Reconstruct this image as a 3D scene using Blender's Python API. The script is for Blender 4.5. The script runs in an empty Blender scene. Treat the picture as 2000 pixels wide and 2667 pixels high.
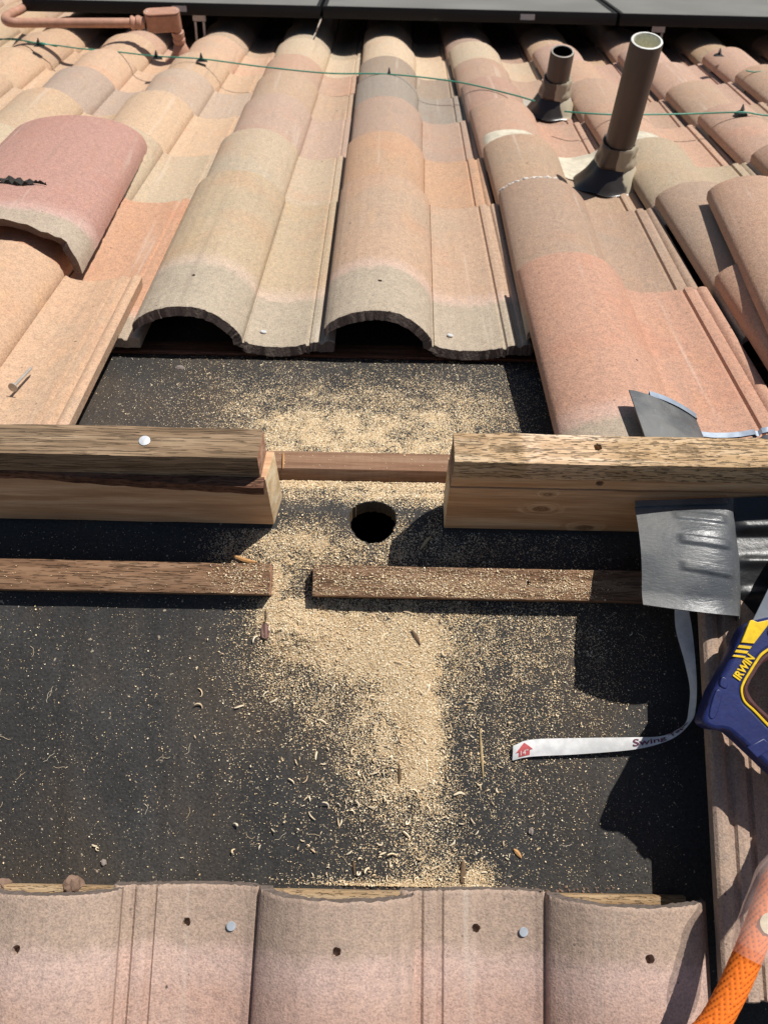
import bpy, bmesh, math, random
import numpy as np
from mathutils import Vector, Matrix, noise as mnoise

random.seed(7); rng = np.random.default_rng(11)
SC = bpy.context.scene
COL = SC.collection

# ------------------------------------------------------------------ camera
PHI, ROLL, YAW = math.radians(57.0588), math.radians(1.7604), math.radians(0.7076)
CAM = np.array([0.0569, -0.5633, 0.8718]); FPX = 2363.077; PW, PH = 2000.0, 2667.0
fwd = np.array([math.sin(YAW)*math.cos(PHI), math.cos(YAW)*math.cos(PHI), -math.sin(PHI)])
_r = np.array([math.cos(YAW), -math.sin(YAW), 0.0]); _u = np.cross(_r, fwd)
rgt = math.cos(ROLL)*_r + math.sin(ROLL)*_u
upv = -math.sin(ROLL)*_r + math.cos(ROLL)*_u
cd = bpy.data.cameras.new('camera'); cam = bpy.data.objects.new('camera', cd); COL.objects.link(cam)
cd.sensor_fit = 'HORIZONTAL'; cd.sensor_width = 36.0; cd.lens = 36.0*FPX/PW
cd.clip_start = 0.02; cd.clip_end = 500
cam.matrix_world = Matrix(((rgt[0], upv[0], -fwd[0], CAM[0]), (rgt[1], upv[1], -fwd[1], CAM[1]),
                           (rgt[2], upv[2], -fwd[2], CAM[2]), (0, 0, 0, 1)))
cd.dof.use_dof = True; cd.dof.focus_distance = 1.02; cd.dof.aperture_fstop = 16.0
SC.camera = cam

# ------------------------------------------------------------------ light
SUN = np.array([0.415, 0.334, 0.943]); SUN /= np.linalg.norm(SUN)      # direction towards the sun
W = bpy.data.worlds.new('World'); SC.world = W; W.use_nodes = True
nt = W.node_tree; bg = nt.nodes['Background']
sky = nt.nodes.new('ShaderNodeTexSky'); sky.sky_type = 'NISHITA'; sky.sun_disc = False
sky.sun_elevation = math.asin(SUN[2]); sky.sun_rotation = math.atan2(SUN[0], SUN[1])
nt.links.new(sky.outputs['Color'], bg.inputs['Color']); bg.inputs['Strength'].default_value = 0.062
sl = bpy.data.lights.new('sun', 'SUN'); sl.energy = 5.05; sl.angle = math.radians(0.53); sl.color = (1.0, 0.965, 0.91)
so = bpy.data.objects.new('sun', sl); COL.objects.link(so)
so.rotation_euler = Vector(SUN).to_track_quat('Z', 'Y').to_euler(); so.location = (2, 2, 5)
SC.view_settings.view_transform = 'Standard'; SC.view_settings.look = 'None'
SC.view_settings.exposure = 0.12; SC.view_settings.gamma = 1.0; SC.view_settings.use_curve_mapping = False
SC.render.engine = 'CYCLES'
SC.cycles.max_bounces = 6; SC.cycles.diffuse_bounces = 3; SC.cycles.transparent_max_bounces = 8

# ------------------------------------------------------------------ roof frames
TN, TF = math.radians(21.6417), math.radians(20.7503)          # pitch of near and far slope
nN = np.array([0, -math.sin(TN), math.cos(TN)]); nF = np.array([0, math.sin(TF), math.cos(TF)])
def near(x, s, h=0.0): return np.array([x, -s*math.cos(TN)-h*math.sin(TN), -s*math.sin(TN)+h*math.cos(TN)])
def far(x, s, h=0.0): return np.array([x, s*math.cos(TF)+h*math.sin(TF), -s*math.sin(TF)+h*math.cos(TF)])
def unp(u, v, n, d):
    q = fwd + rgt*(u-PW/2)/FPX - upv*(v-PH/2)/FPX
    return CAM + q*((d-n@CAM)/(n@q))
def on_near(u, v, h=0.0): return unp(u, v, nN, h)              # survey: sight line -> point h above the near slope
def on_far(u, v, h=0.0): return unp(u, v, nF, h)
def near_xs(u, v, h=0.0):
    P = on_near(u, v, h); return P[0], -(P[1]*math.cos(TN)+P[2]*math.sin(TN))
def far_xs(u, v, h=0.0):
    P = on_far(u, v, h); return P[0], P[1]*math.cos(TF)-P[2]*math.sin(TF)

# ------------------------------------------------------------------ node helpers
class NB:
    def __init__(s, name):
        s.m = bpy.data.materials.new(name); s.m.use_nodes = True; s.t = s.m.node_tree
        s.b = s.t.nodes['Principled BSDF']; s.out = s.t.nodes['Material Output']
    def n(s, typ, **kw):
        nd = s.t.nodes.new(typ)
        for k, v in kw.items(): setattr(nd, k, v)
        return nd
    def set(s, inp, v):
        if isinstance(v, bpy.types.NodeSocket): s.t.links.new(v, inp)
        elif v is not None: inp.default_value = v
    def col(s, c): 
        nd = s.n('ShaderNodeRGB'); nd.outputs[0].default_value = (*c, 1); return nd.outputs[0]
    def coord(s, scale=(1, 1, 1), kind='Object', rnd=False):
        tc = s.n('ShaderNodeTexCoord'); v = tc.outputs[kind]
        if rnd:
            oi = s.n('ShaderNodeObjectInfo'); m = s.n('ShaderNodeMath', operation='MULTIPLY'); s.set(m.inputs[0], oi.outputs['Random']); m.inputs[1].default_value = 37.0
            a = s.n('ShaderNodeVectorMath', operation='ADD'); s.set(a.inputs[0], v); s.set(a.inputs[1], m.outputs[0]); v = a.outputs[0]
        mp = s.n('ShaderNodeMapping'); s.set(mp.inputs['Vector'], v); mp.inputs['Scale'].default_value = scale
        return mp.outputs[0]
    def noise(s, vec, scale, detail=3, rough=0.55, dist=0.0):
        nd = s.n('ShaderNodeTexNoise'); s.set(nd.inputs['Vector'], vec); nd.inputs['Scale'].default_value = scale
        nd.inputs['Detail'].default_value = detail; nd.inputs['Roughness'].default_value = rough; nd.inputs['Distortion'].default_value = dist
        return nd.outputs['Fac']
    def ramp(s, fac, stops):
        nd = s.n('ShaderNodeValToRGB'); s.set(nd.inputs[0], fac); e = nd.color_ramp.elements
        while len(e) < len(stops): e.new(0.5)
        for el, (p, c) in zip(e, stops):
            el.position = p; el.color = (*c, 1) if len(c) == 3 else c
        return nd.outputs[0]
    def rng(s, fac, a, b, lo=0.0, hi=1.0, smooth=True):
        nd = s.n('ShaderNodeMapRange'); s.set(nd.inputs['Value'], fac)
        if smooth: nd.interpolation_type = 'SMOOTHSTEP'
        nd.inputs['From Min'].default_value = a; nd.inputs['From Max'].default_value = b
        nd.inputs['To Min'].default_value = lo; nd.inputs['To Max'].default_value = hi
        return nd.outputs['Result']
    def mix(s, fac, a, b, mode='MIX'):
        nd = s.n('ShaderNodeMix', data_type='RGBA', blend_type=mode)
        s.set(nd.inputs[0], fac); 
        for i, v in ((6, a), (7, b)):
            if isinstance(v, tuple): v = (*v, 1) if len(v) == 3 else v
            s.set(nd.inputs[i], v)
        return nd.outputs[2]
    def math(s, op, a, b=None):
        nd = s.n('ShaderNodeMath', operation=op); s.set(nd.inputs[0], a)
        if b is not None: s.set(nd.inputs[1], b)
        return nd.outputs[0]
    def bump(s, h, strength, dist, prev=None):
        nd = s.n('ShaderNodeBump'); s.set(nd.inputs['Height'], h); nd.inputs['Strength'].default_value = strength
        nd.inputs['Distance'].default_value = dist
        if prev is not None: s.set(nd.inputs['Normal'], prev)
        return nd.outputs[0]
    def attr(s, name):
        nd = s.n('ShaderNodeAttribute'); nd.attribute_name = name; return nd.outputs['Fac']
    def done(s, color, rough=0.8, normal=None, spec=0.3, metal=0.0):
        s.set(s.b.inputs['Base Color'], (*color, 1) if isinstance(color, tuple) and len(color) == 3 else color)
        s.set(s.b.inputs['Roughness'], rough); s.b.inputs['Specular IOR Level'].default_value = spec; s.b.inputs['Metallic'].default_value = metal
        if normal is not None: s.set(s.b.inputs['Normal'], normal)
        return s.m

def mat_simple(name, c, rough=0.6, spec=0.4, metal=0.0, grain=0.0, gscale=200):
    b = NB(name); color = c; nrm = None
    v = b.coord(); f = b.noise(v, gscale, 3)
    f2 = b.noise(v, 17, 4)
    k = b.math('MULTIPLY', f, f2)
    color = b.mix(b.rng(k, 0.1, 0.45), tuple(x*(1-0.22) for x in c), tuple(min(1, x*1.1) for x in c))
    if grain: nrm = b.bump(f, 0.5, grain)
    return b.done(color, rough, nrm, spec, metal)

def make_tile_mat(name='concrete_tile', coarse=1.0):
    b = NB(name)
    oi = b.n('ShaderNodeObjectInfo'); tint = oi.outputs['Color']
    v = b.coord(rnd=True); vs = b.coord((13, 3.0, 1), rnd=True)
    n1 = b.noise(v, 7.5, 4, 0.6); n2 = b.noise(b.coord((1, 1, 1), rnd=True), 4.1, 3, 0.6, 0.6)
    ns = b.noise(vs, 3.0, 4, 0.6)
    red = b.mix(1.0, tint, (1.04, 0.91, 0.86), 'MULTIPLY'); gry = b.mix(1.0, tint, (0.86, 0.96, 1.02), 'MULTIPLY'); och = b.mix(1.0, tint, (1.05, 1.0, 0.88), 'MULTIPLY')
    c = b.mix(b.rng(n1, 0.50, 0.70, 0, .75), tint, red)
    c = b.mix(b.rng(n2, 0.52, 0.74, 0, 0.6), c, gry)
    c = b.mix(b.rng(ns, 0.52, 0.70, 0, 0.5), c, och)
    # uncoated band at the head, where the course above used to lie
    sy = b.n('ShaderNodeSeparateXYZ'); b.set(sy.inputs[0], b.coord()); oa = b.n('ShaderNodeAttribute'); oa.attribute_type = 'OBJECT'; oa.attribute_name = 'al0'; al = b.math('ADD', sy.outputs[1], oa.outputs['Fac']); wob = b.math('MULTIPLY', b.noise(v, 30, 3), 0.035)
    alw = b.math('ADD', al, wob)
    band = b.rng(alw, 0.150, 0.178, 1, 0); 
    c = b.mix(b.math('MULTIPLY', band, 0.9), c, b.mix(oi.outputs['Alpha'], b.mix(b.noise(v, 25, 4), (0.31, 0.222, 0.165), (0.38, 0.28, 0.212)), b.mix(b.noise(v, 25, 4), (0.30, 0.25, 0.185), (0.41, 0.35, 0.265))))
    edge = b.math('MULTIPLY', b.rng(alw, 0.150, 0.170), b.rng(alw, 0.172, 0.215, 1, 0))
    c = b.mix(b.math('MULTIPLY', edge, 0.32), c, (0.60, 0.46, 0.41))
    c = b.mix(0.12, c, b.mix(b.noise(v, 14, 4), (0.43, 0.345, 0.27), (0.52, 0.42, 0.335)))
    # sand grain, fading
    g = b.noise(v, 430*coarse, 2, 0.7); g2 = b.noise(v, 120, 3, 0.6)
    c = b.mix(1.0, c, b.ramp(g, [(0.30, (0.70, 0.69, 0.68)), (0.5, (1, 1, 1)), (0.70, (1.22, 1.21, 1.20))]), 'MULTIPLY')
    c = b.mix(1.0, c, b.ramp(g2, [(0.3, (0.86, 0.86, 0.87)), (0.65, (1.07, 1.06, 1.05))]), 'MULTIPLY')
    # lime scuffs and specks of dirt
    sc = b.noise(b.coord((30, 9, 1), rnd=True), 3.0, 5, 0.7)
    c = b.mix(b.rng(sc, 0.705, 0.76, 0, 0.55), c, (0.66, 0.62, 0.56))
    vo = b.n('ShaderNodeTexVoronoi'); b.set(vo.inputs['Vector'], v); vo.inputs['Scale'].default_value = 75
    pit = b.math('MULTIPLY', b.rng(vo.outputs['Distance'], .06, .14, 1, 0), b.rng(b.noise(v, 22, 2), .56, .62))
    c = b.mix(b.math('MULTIPLY', pit, .75), c, (.10, .075, .06))
    st = b.noise(b.coord((52, 2.2, 1), rnd=True), 1.0, 3, .6); c = b.mix(b.rng(st, .60, .74, 0, .28), c, (.60, .52, .43)); c = b.mix(b.rng(st, .40, .28, 0, .22), c, (.22, .165, .125))
    dk = b.noise(v, 65, 1, 0.4); c = b.mix(b.rng(dk, 0.80, 0.83, 0, 0.9), c, (0.05, 0.04, 0.035))
    nr = b.bump(g, 0.55, 0.0012); nr = b.bump(g2, 0.35, 0.0012, nr)
    return b.done(c, b.rng(g2, 0.3, 0.7, 0.62, 0.85), nr, 0.35)

def make_wood(name, c1, c2, c3, ring=38, crack=0.0, rough=0.8, knots=(), saw=False, ckx=90, bleach=None, axis=(0.9, 1, 1), dust=0.0, tilt=0.0):
    """grain runs along x"""
    b = NB(name); v = b.coord((axis[0], 1, 1))
    w = b.noise(b.coord((1.1, 9, 9)), 2.2, 3)
    ad = b.n('ShaderNodeVectorMath', operation='SCALE'); tc = b.n('ShaderNodeCombineXYZ'); b.set(tc.inputs[1], w); b.set(tc.inputs[2], w)
    b.set(ad.inputs[0], tc.outputs[0]); ad.inputs['Scale'].default_value = 0.05
    av = b.n('ShaderNodeVectorMath', operation='ADD'); b.set(av.inputs[0], b.coord((0.06, 1, 1))); b.set(av.inputs[1], ad.outputs[0])
    kd = None
    for (kx, ky, kz, kr) in knots:
        vm = b.n('ShaderNodeVectorMath', operation='DISTANCE'); b.set(vm.inputs[0], b.coord((0.55, 1, 1))); vm.inputs[1].default_value = (kx*0.55, ky, kz)
        d = b.rng(vm.outputs['Value'], 0.0, kr, 1, 0); kd = d if kd is None else b.math('MAXIMUM', kd, d)
    if kd is not None:
        tc2 = b.n('ShaderNodeCombineXYZ'); b.set(tc2.inputs[1], b.math('MULTIPLY', kd, 0.05)); b.set(tc2.inputs[2], b.math('MULTIPLY', kd, 0.03))
        av2 = b.n('ShaderNodeVectorMath', operation='ADD'); b.set(av2.inputs[0], av.outputs[0]); b.set(av2.inputs[1], tc2.outputs[0]); vec = av2.outputs[0]
    else: vec = av.outputs[0]
    wv = b.n('ShaderNodeTexNoise'); b.set(wv.inputs['Vector'], vec); wv.inputs['Scale'].default_value = ring*3; wv.inputs['Detail'].default_value = 2
    grain = wv.outputs['Fac']; big = b.noise(b.coord((3, 30, 30)), 1.4, 3)
    c = b.ramp(grain, [(0.36, c2), (0.52, c1), (0.66, c3)])
    c = b.mix(1.0, c, b.ramp(big, [(0.3, (0.82, 0.81, 0.80)), (0.7, (1.10, 1.09, 1.06))]), 'MULTIPLY')
    fib = b.noise(b.coord((25, 420, 420)), 1.0, 3, 0.65)
    c = b.mix(1.0, c, b.ramp(fib, [(0.3, (0.80, 0.78, 0.76)), (0.65, (1.08, 1.08, 1.08))]), 'MULTIPLY')
    nr = b.bump(fib, 0.5, 0.0008)
    if crack:
        ck = b.noise(b.coord((ckx, 760, 760)), 1.0, 1.0, 0.4); ck2 = b.noise(b.coord((ckx*.35, 420, 420)), 1.0, 2, 0.5)
        cf = b.math('MAXIMUM', b.rng(ck, 0.59, 0.67), b.math('MULTIPLY', b.rng(ck2, 0.585, 0.66), 0.8))
        c = b.mix(b.math('MULTIPLY', cf, crack), c, tuple(x*0.13 for x in c1))
        nr = b.bump(b.math('SUBTRACT', 1.0, cf), 1.0, 0.002, nr)
    if saw:
        sv = b.n('ShaderNodeTexWave'); b.set(sv.inputs['Vector'], b.coord((1, 0.8, -1.0))); sv.inputs['Scale'].default_value = 34; sv.inputs['Distortion'].default_value = 2.5
        c = b.mix(b.rng(sv.outputs['Fac'], 0.3, 0.95, 0, 0.07), c, tuple(x*0.45 for x in c1))
        nr = b.bump(sv.outputs['Fac'], 0.06, 0.0008, nr)
    if kd is not None:
        core = b.rng(kd, 0.62, 0.9); rg = b.noise(b.coord((1, 1, 1)), 260, 2)
        c = b.mix(b.math('MULTIPLY', core, b.rng(rg, 0.3, 0.6, 0.45, 1)), c, tuple((c2[i]*0.5) for i in range(3)))
    if bleach:
        sx = b.n('ShaderNodeSeparateXYZ'); b.set(sx.inputs[0], b.coord()); q = b.math('ADD', sx.outputs[0], b.math('MULTIPLY', b.noise(b.coord(), 45, 3), .02))
        bl = b.math('MULTIPLY', b.rng(q, bleach[0], bleach[0]+.006), b.rng(q, bleach[1], bleach[1]+.035, 1, 0))
        c = b.mix(b.math('MULTIPLY', bl, .55), c, b.mix(1.0, c, (1.55, 1.62, 1.9), 'MULTIPLY'))
    return b.done(c, rough, nr, 0.25)

def make_felt():
    b = NB('felt_underlayment'); v = b.coord()
    n1 = b.noise(v, 5, 5, 0.6); n2 = b.noise(v, 380, 3, 0.6); n3 = b.noise(v, 11, 4, 0.6); n4 = b.noise(b.coord((4, 60, 60)), 3, 4, 0.6)
    c = b.mix(b.rng(n1, 0.35, 0.7), (0.027, 0.0258, 0.0245), (0.047, 0.0445, 0.0415))
    c = b.mix(b.rng(n3, 0.52, 0.75, 0, 0.6), c, (0.044, 0.033, 0.025))
    c = b.mix(b.rng(n4, 0.56, 0.75, 0, 0.35), c, (0.05, 0.048, 0.047))
    n5 = b.noise(b.coord((1.6, 1, 1)), 2.6, 4, .6); c = b.mix(b.rng(n5, .42, .66, 0, .7), c, (0.066, 0.048, 0.033))
    sp = b.noise(v, 210, 1, .5); c = b.mix(b.rng(sp, .735, .755, 0, .8), c, (.36, .30, .22))
    sc2 = b.noise(b.coord((70, 14, 14)), 1.2, 3, .6, 1.2); c = b.mix(b.rng(sc2, .68, .74, 0, .30), c, (.11, .10, .09))
    c = b.mix(1.0, c, b.ramp(n2, [(0.3, (0.55, 0.55, 0.55)), (0.7, (1.45, 1.43, 1.4))]), 'MULTIPLY')
    nr = b.bump(n2, 0.55, 0.0012); wr = b.noise(b.coord((6, 1.5, 1.5)), 2.2, 2, .5, .8); nr = b.bump(n1, 0.3, 0.01, nr); nr = b.bump(wr, .35, .02, nr)
    return b.done(c, 0.72, nr, 0.35)

def make_island(name, cols, rough=0.9, trans=False):
    b = NB(name); g = b.n('ShaderNodeNewGeometry')
    c = b.ramp(g.outputs['Random Per Island'], cols)
    return b.done(c, rough, None, 0.15)

M = {}
M['tile'] = make_tile_mat(); M['raw'] = mat_simple('raw_concrete_edge', (.17, .135, .115), .95, .1, 0, .0025, 260)  # raw concrete, darkened to paint in shade on the broken faces
M['felt'] = make_felt()
M['grey_wood'] = make_wood('weathered_grey_wood', (0.285, 0.195, 0.12), (0.20, 0.132, 0.078), (0.33, 0.235, 0.15), 30, 0.35, ckx=26)
M['gold_wood'] = make_wood('weathered_golden_wood', (0.50, 0.345, 0.20), (0.43, 0.285, 0.155), (0.56, 0.415, 0.265), 30, 0.62, ckx=95, bleach=(.213, .285),
                           knots=((0.193, 0.0, 0.125, 0.022), (0.374, 0.002, 0.125, 0.022)))
M['new_wood'] = make_wood('new_lumber', (0.60, 0.35, 0.185), (0.47, 0.25, 0.12), (0.68, 0.45, 0.26), 24, 0.0, 0.65,
                          knots=((0.235, -0.02, 0.045, 0.016), (0.238, -0.02, 0.073, 0.010), (0.29, -0.02, 0.008, 0.018)))
M['new_wood_left'] = make_wood('new_lumber_left', (0.58, 0.355, 0.205), (0.48, 0.28, 0.155), (0.66, 0.45, 0.28), 24, 0.0, 0.65)
M['red_wood'] = make_wood('red_brown_wood', (0.155, 0.072, 0.042), (0.09, 0.04, 0.025), (0.21, 0.11, 0.07), 30, 0.35)
M['batten_wood'] = make_wood('batten_wood', (0.235, 0.135, 0.078), (0.165, 0.09, 0.05), (0.29, 0.18, 0.11), 30, 0.38, ckx=60)
M['pale_batten'] = make_wood('sawn_batten_wood', (0.25, 0.145, 0.09), (0.20, 0.108, 0.065), (0.29, 0.185, 0.12), 26, 0.0, saw=True)
M['light_batten'] = make_wood('light_batten_wood', (0.42, 0.29, 0.165), (0.31, 0.20, 0.105), (0.49, 0.365, 0.23), 26, 0.15)
M['cut_end'] = make_wood('fresh_saw_cut', (0.76, 0.58, 0.36), (0.64, 0.46, 0.26), (0.82, 0.68, 0.48), 20, 0.0, 0.85)
M['cut_end_red'] = make_wood('fresh_saw_cut_red', (0.52, 0.29, 0.19), (0.36, 0.18, 0.11), (0.62, 0.38, 0.26), 30, 0.25, 0.85)
M['dark'] = mat_simple('attic_dark', (0.008, 0.0075, 0.007), 0.95, 0.05)  # near black: the attic's darkness is put into the colour
M['ply'] = mat_simple('plywood_edge', (0.16, 0.11, 0.065), 0.9, 0.1, 0, 0.001, 300)
M['sawdust'] = make_island('sawdust_grains', [(0.0, (0.58, 0.40, 0.21)), (0.3, (0.72, 0.53, 0.315)), (0.7, (0.79, 0.63, 0.41)), (1.0, (0.86, 0.76, 0.57))])
M['shaving'] = make_island('curled_shavings', [(0.0, (0.72, 0.52, 0.31)), (0.5, (0.84, 0.67, 0.44)), (1.0, (0.88, 0.78, 0.60))], 0.7)
M['galv'] = mat_simple('galvanised_steel', (0.50, 0.54, 0.58), 0.5, 0.5, 0.35, 0.0004, 90)
M['rustnail'] = mat_simple('dull_nail_steel', (0.46, 0.43, 0.39), 0.5, 0.5, 0.35, 0.0003, 120)
M['whitenail'] = mat_simple('bright_nail_head', (0.72, 0.73, 0.74), 0.45, 0.5, 0.3)

# ------------------------------------------------------------------ mesh / object helpers
def mesh_np(name, V, F, mats, smooth=True, sharp=None, midx=None, attrs=None):
    me = bpy.data.meshes.new(name)
    me.from_pydata([tuple(map(float, v)) for v in V], [], [tuple(map(int, f)) for f in F])
    for m in (mats if isinstance(mats, (list, tuple)) else [mats]): me.materials.append(m)
    if midx is not None: me.polygons.foreach_set('material_index', np.asarray(midx, dtype=np.int32))
    if smooth:
        me.shade_smooth()
        if sharp is not None: me.set_sharp_from_angle(angle=math.radians(sharp))
    if attrs:
        for k, a in attrs.items():
            at = me.attributes.new(k, 'FLOAT', 'POINT'); at.data.foreach_set('value', np.asarray(a, dtype=np.float32))
    me.update(); return me
def mesh_fast(name, V, F, mat):
    V = np.asarray(V, dtype=np.float32); F = np.asarray(F, dtype=np.int32); k = F.shape[1]
    me = bpy.data.meshes.new(name); me.vertices.add(len(V)); me.vertices.foreach_set('co', V.ravel())
    me.loops.add(F.size); me.loops.foreach_set('vertex_index', F.ravel())
    me.polygons.add(len(F)); me.polygons.foreach_set('loop_start', np.arange(0, F.size, k, dtype=np.int32))
    me.materials.append(mat); me.update(calc_edges=True); me.validate(); me.shade_flat(); return me
def bm_mesh(name, bm, mats, smooth=True, sharp=35):
    me = bpy.data.meshes.new(name); bm.normal_update(); bm.to_mesh(me); bm.free()
    for m in (mats if isinstance(mats, (list, tuple)) else [mats]): me.materials.append(m)
    if smooth: me.shade_smooth(); me.set_sharp_from_angle(angle=math.radians(sharp))
    return me
def obj(name, me, parent=None, loc=None, mw=None):
    """mesh in world coordinates; under a parent it keeps its world place"""
    o = bpy.data.objects.new(name, me); COL.objects.link(o)
    M0 = mw if mw is not None else Matrix.Translation(loc) if loc is not None else Matrix.Identity(4)
    if parent is not None:
        o.parent = parent; o.matrix_basis = PW_INV(parent) @ M0
    else: o.matrix_basis = M0
    return o
def world_of(o):
    m = o.matrix_basis.copy()
    while o.parent: o = o.parent; m = o.matrix_basis @ m
    return m
def PW_INV(o): return world_of(o).inverted()
def tag(o, label, cat, group=None):
    o['label'] = label; o['category'] = cat
    if group: o['group'] = group
    return o
def thing(name, label, cat, loc, group=None):
    o = bpy.data.objects.new(name, None); COL.objects.link(o); o.empty_display_size = 0.05
    o.matrix_basis = Matrix.Translation(Vector(loc)); return tag(o, label, cat, group)
def frame_mat(origin, ex, ey, ez):
    return Matrix(((ex[0], ey[0], ez[0], origin[0]), (ex[1], ey[1], ez[1], origin[1]), (ex[2], ey[2], ez[2], origin[2]), (0, 0, 0, 1)))
NX = (np.array([1., 0, 0]), np.array([0, math.cos(TN), math.sin(TN)]), nN)      # near: right, upslope, normal
FX = (np.array([1., 0, 0]), np.array([0, math.cos(TF), -math.sin(TF)]), nF)     # far: right, downslope, normal

def box_bm(x0, x1, y0, y1, z0, z1, bev=0.0012, seg=2, cutx=0):
    bm = bmesh.new()
    vs = [bm.verts.new(p) for p in ((x0, y0, z0), (x1, y0, z0), (x1, y1, z0), (x0, y1, z0), (x0, y0, z1), (x1, y0, z1), (x1, y1, z1), (x0, y1, z1))]
    for f in ((0, 3, 2, 1), (4, 5, 6, 7), (0, 1, 5, 4), (1, 2, 6, 5), (2, 3, 7, 6), (3, 0, 4, 7)): bm.faces.new([vs[i] for i in f])
    if bev: bmesh.ops.bevel(bm, geom=list(bm.edges), offset=bev, segments=seg, affect='EDGES', profile=0.6)
    return bm
def ends_material(bm, x0, x1, tol=0.0035):
    for f in bm.faces:
        f.normal_update()
        cx = f.calc_center_median().x
        if abs(f.normal.x) > 0.8 and (abs(cx-x1) < tol or abs(cx-x0) < tol): f.material_index = 1
def xform(bm, fr, origin=(0, 0, 0)):
    bm.transform(frame_mat(np.array(origin, float), *fr)); return bm
def wobble(bm, amp, sc):
    for v in bm.verts:
        n = mnoise.noise_vector(v.co*sc); v.co += Vector((n.x*0.3, n.y, n.z))*amp
def plank(name, x0, x1, y0, y1, z0, z1, mats, parent=None, fr=None, bev=0.0013, cuts=24, amp=0.0007, slant=(0, 0), skew=0.0):
    """a board along x with slightly wavy edges, different material on its sawn ends"""
    bm = box_bm(x0, x1, y0, y1, z0, z1, bev)
    L = x1-x0
    for i in range(1, cuts):
        xx = x0 + L*i/cuts
        bmesh.ops.bisect_plane(bm, geom=bm.verts[:]+bm.edges[:]+bm.faces[:], plane_co=(xx, 0, 0), plane_no=(1, 0, 0))
    ends_material(bm, x0, x1)
    for v in bm.verts:
        f = (v.co.z-z0)/(z1-z0)
        if v.co.x > x1-0.004: v.co.x += slant[1]*(1-f)+skew*v.co.y
        if v.co.x < x0+0.004: v.co.x += slant[0]*(1-f)
    wobble(bm, amp, 23)
    if fr: xform(bm, fr)
    me = bm_mesh(name, bm, mats, True, 30)
    o = obj(name, me, parent)
    return o
def tube(pts, r, seg=10, cap=True, radii=None, close=False):
    P = [np.array(p, float) for p in pts]; V = []; F = []
    n = len(P); up = np.array([0.0, 0.13, 1.0]); prev = None
    for i in range(n):
        d = P[min(i+1, n-1)]-P[max(i-1, 0)]; d = d/(np.linalg.norm(d)+1e-12)
        if prev is None: a = np.cross(d, up); 
        else: a = prev - d*(prev@d)
        if np.linalg.norm(a) < 1e-6: a = np.cross(d, np.array([1.0, 0.2, 0]))
        a /= np.linalg.norm(a); prev = a; b2 = np.cross(d, a); rr = radii[i] if radii is not None else r
        for k in range(seg):
            t = 2*math.pi*k/seg; V.append(P[i]+rr*(math.cos(t)*a+math.sin(t)*b2))
    for i in range(n-1):
        for k in range(seg):
            F.append((i*seg+k, i*seg+(k+1) % seg, (i+1)*seg+(k+1) % seg, (i+1)*seg+k))
    if cap: F.append(tuple(range(seg-1, -1, -1))); F.append(tuple((n-1)*seg+k for k in range(seg)))
    return V, F
def spline(pts, n):
    """Catmull-Rom through points"""
    P = np.array(pts, float); out = []
    Q = np.vstack([2*P[0]-P[1], P, 2*P[-1]-P[-2]]); m = len(P)-1
    for j in range(n):
        t = j/(n-1)*m; i = min(int(t), m-1); f = t-i
        a, b, c, d = Q[i], Q[i+1], Q[i+2], Q[i+3]
        out.append(0.5*((2*b)+(-a+c)*f+(2*a-5*b+4*c-d)*f*f+(-a+3*b-3*c+d)*f**3))
    return np.array(out)
def lathe(prof, seg=32):
    """profile of (r, z)"""
    V = []; F = []
    for r, z in prof:
        for k in range(seg):
            t = 2*math.pi*k/seg; V.append((r*math.cos(t), r*math.sin(t), z))
    for i in range(len(prof)-1):
        for k in range(seg): F.append((i*seg+k, i*seg+(k+1) % seg, (i+1)*seg+(k+1) % seg, (i+1)*seg+k))
    return V, F
def bool_cut(o, cyls):
    """sink real holes: cyls = (point, direction, radius, depth) in object coordinates"""
    bm = bmesh.new()
    for p, d, r, dep in cyls:
        n = 14; ring0 = []; ring1 = []; d = Vector(d).normalized(); a = d.orthogonal().normalized(); c = d.cross(a); p = Vector(p)
        for k in range(n):
            t = 2*math.pi*k/n; rr = r*(1+random.uniform(-0.14, 0.14)); q = a*math.cos(t)+c*math.sin(t)
            ring0.append(bm.verts.new(p-d*0.012+q*rr*1.25)); ring1.append(bm.verts.new(p+d*dep+q*rr*0.8))
        bm.faces.new(ring0[::-1]); bm.faces.new(ring1)
        for k in range(n): bm.faces.new((ring0[k], ring0[(k+1) % n], ring1[(k+1) % n], ring1[k]))
    bmesh.ops.recalc_face_normals(bm, faces=bm.faces[:])
    me = bpy.data.meshes.new('cutter'); bm.to_mesh(me); bm.free(); co = bpy.data.objects.new('cutter', me); COL.objects.link(co)
    co.matrix_basis = world_of(o)
    md = o.modifiers.new('cut', 'BOOLEAN'); md.object = co; md.operation = 'DIFFERENCE'; md.solver = 'EXACT'
    bpy.context.view_layer.update()
    dg = bpy.context.evaluated_depsgraph_get(); nm = bpy.data.meshes.new_from_object(o.evaluated_get(dg), depsgraph=dg)
    o.modifiers.clear(); o.data = nm; bpy.data.objects.remove(co); bpy.data.meshes.remove(me)

# ------------------------------------------------------------------ the setting: ground, roof deck with its hole
gv = [(-120, -120, -4.2), (120, -120, -4.2), (120, 120, -4.2), (-120, 120, -4.2)]
g = obj('ground', mesh_np('ground', gv, [(0, 1, 2, 3)], mat_simple('dry_soil', (0.24, 0.19, 0.13), 0.95, 0.1), False)); g['kind'] = 'structure'

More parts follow.
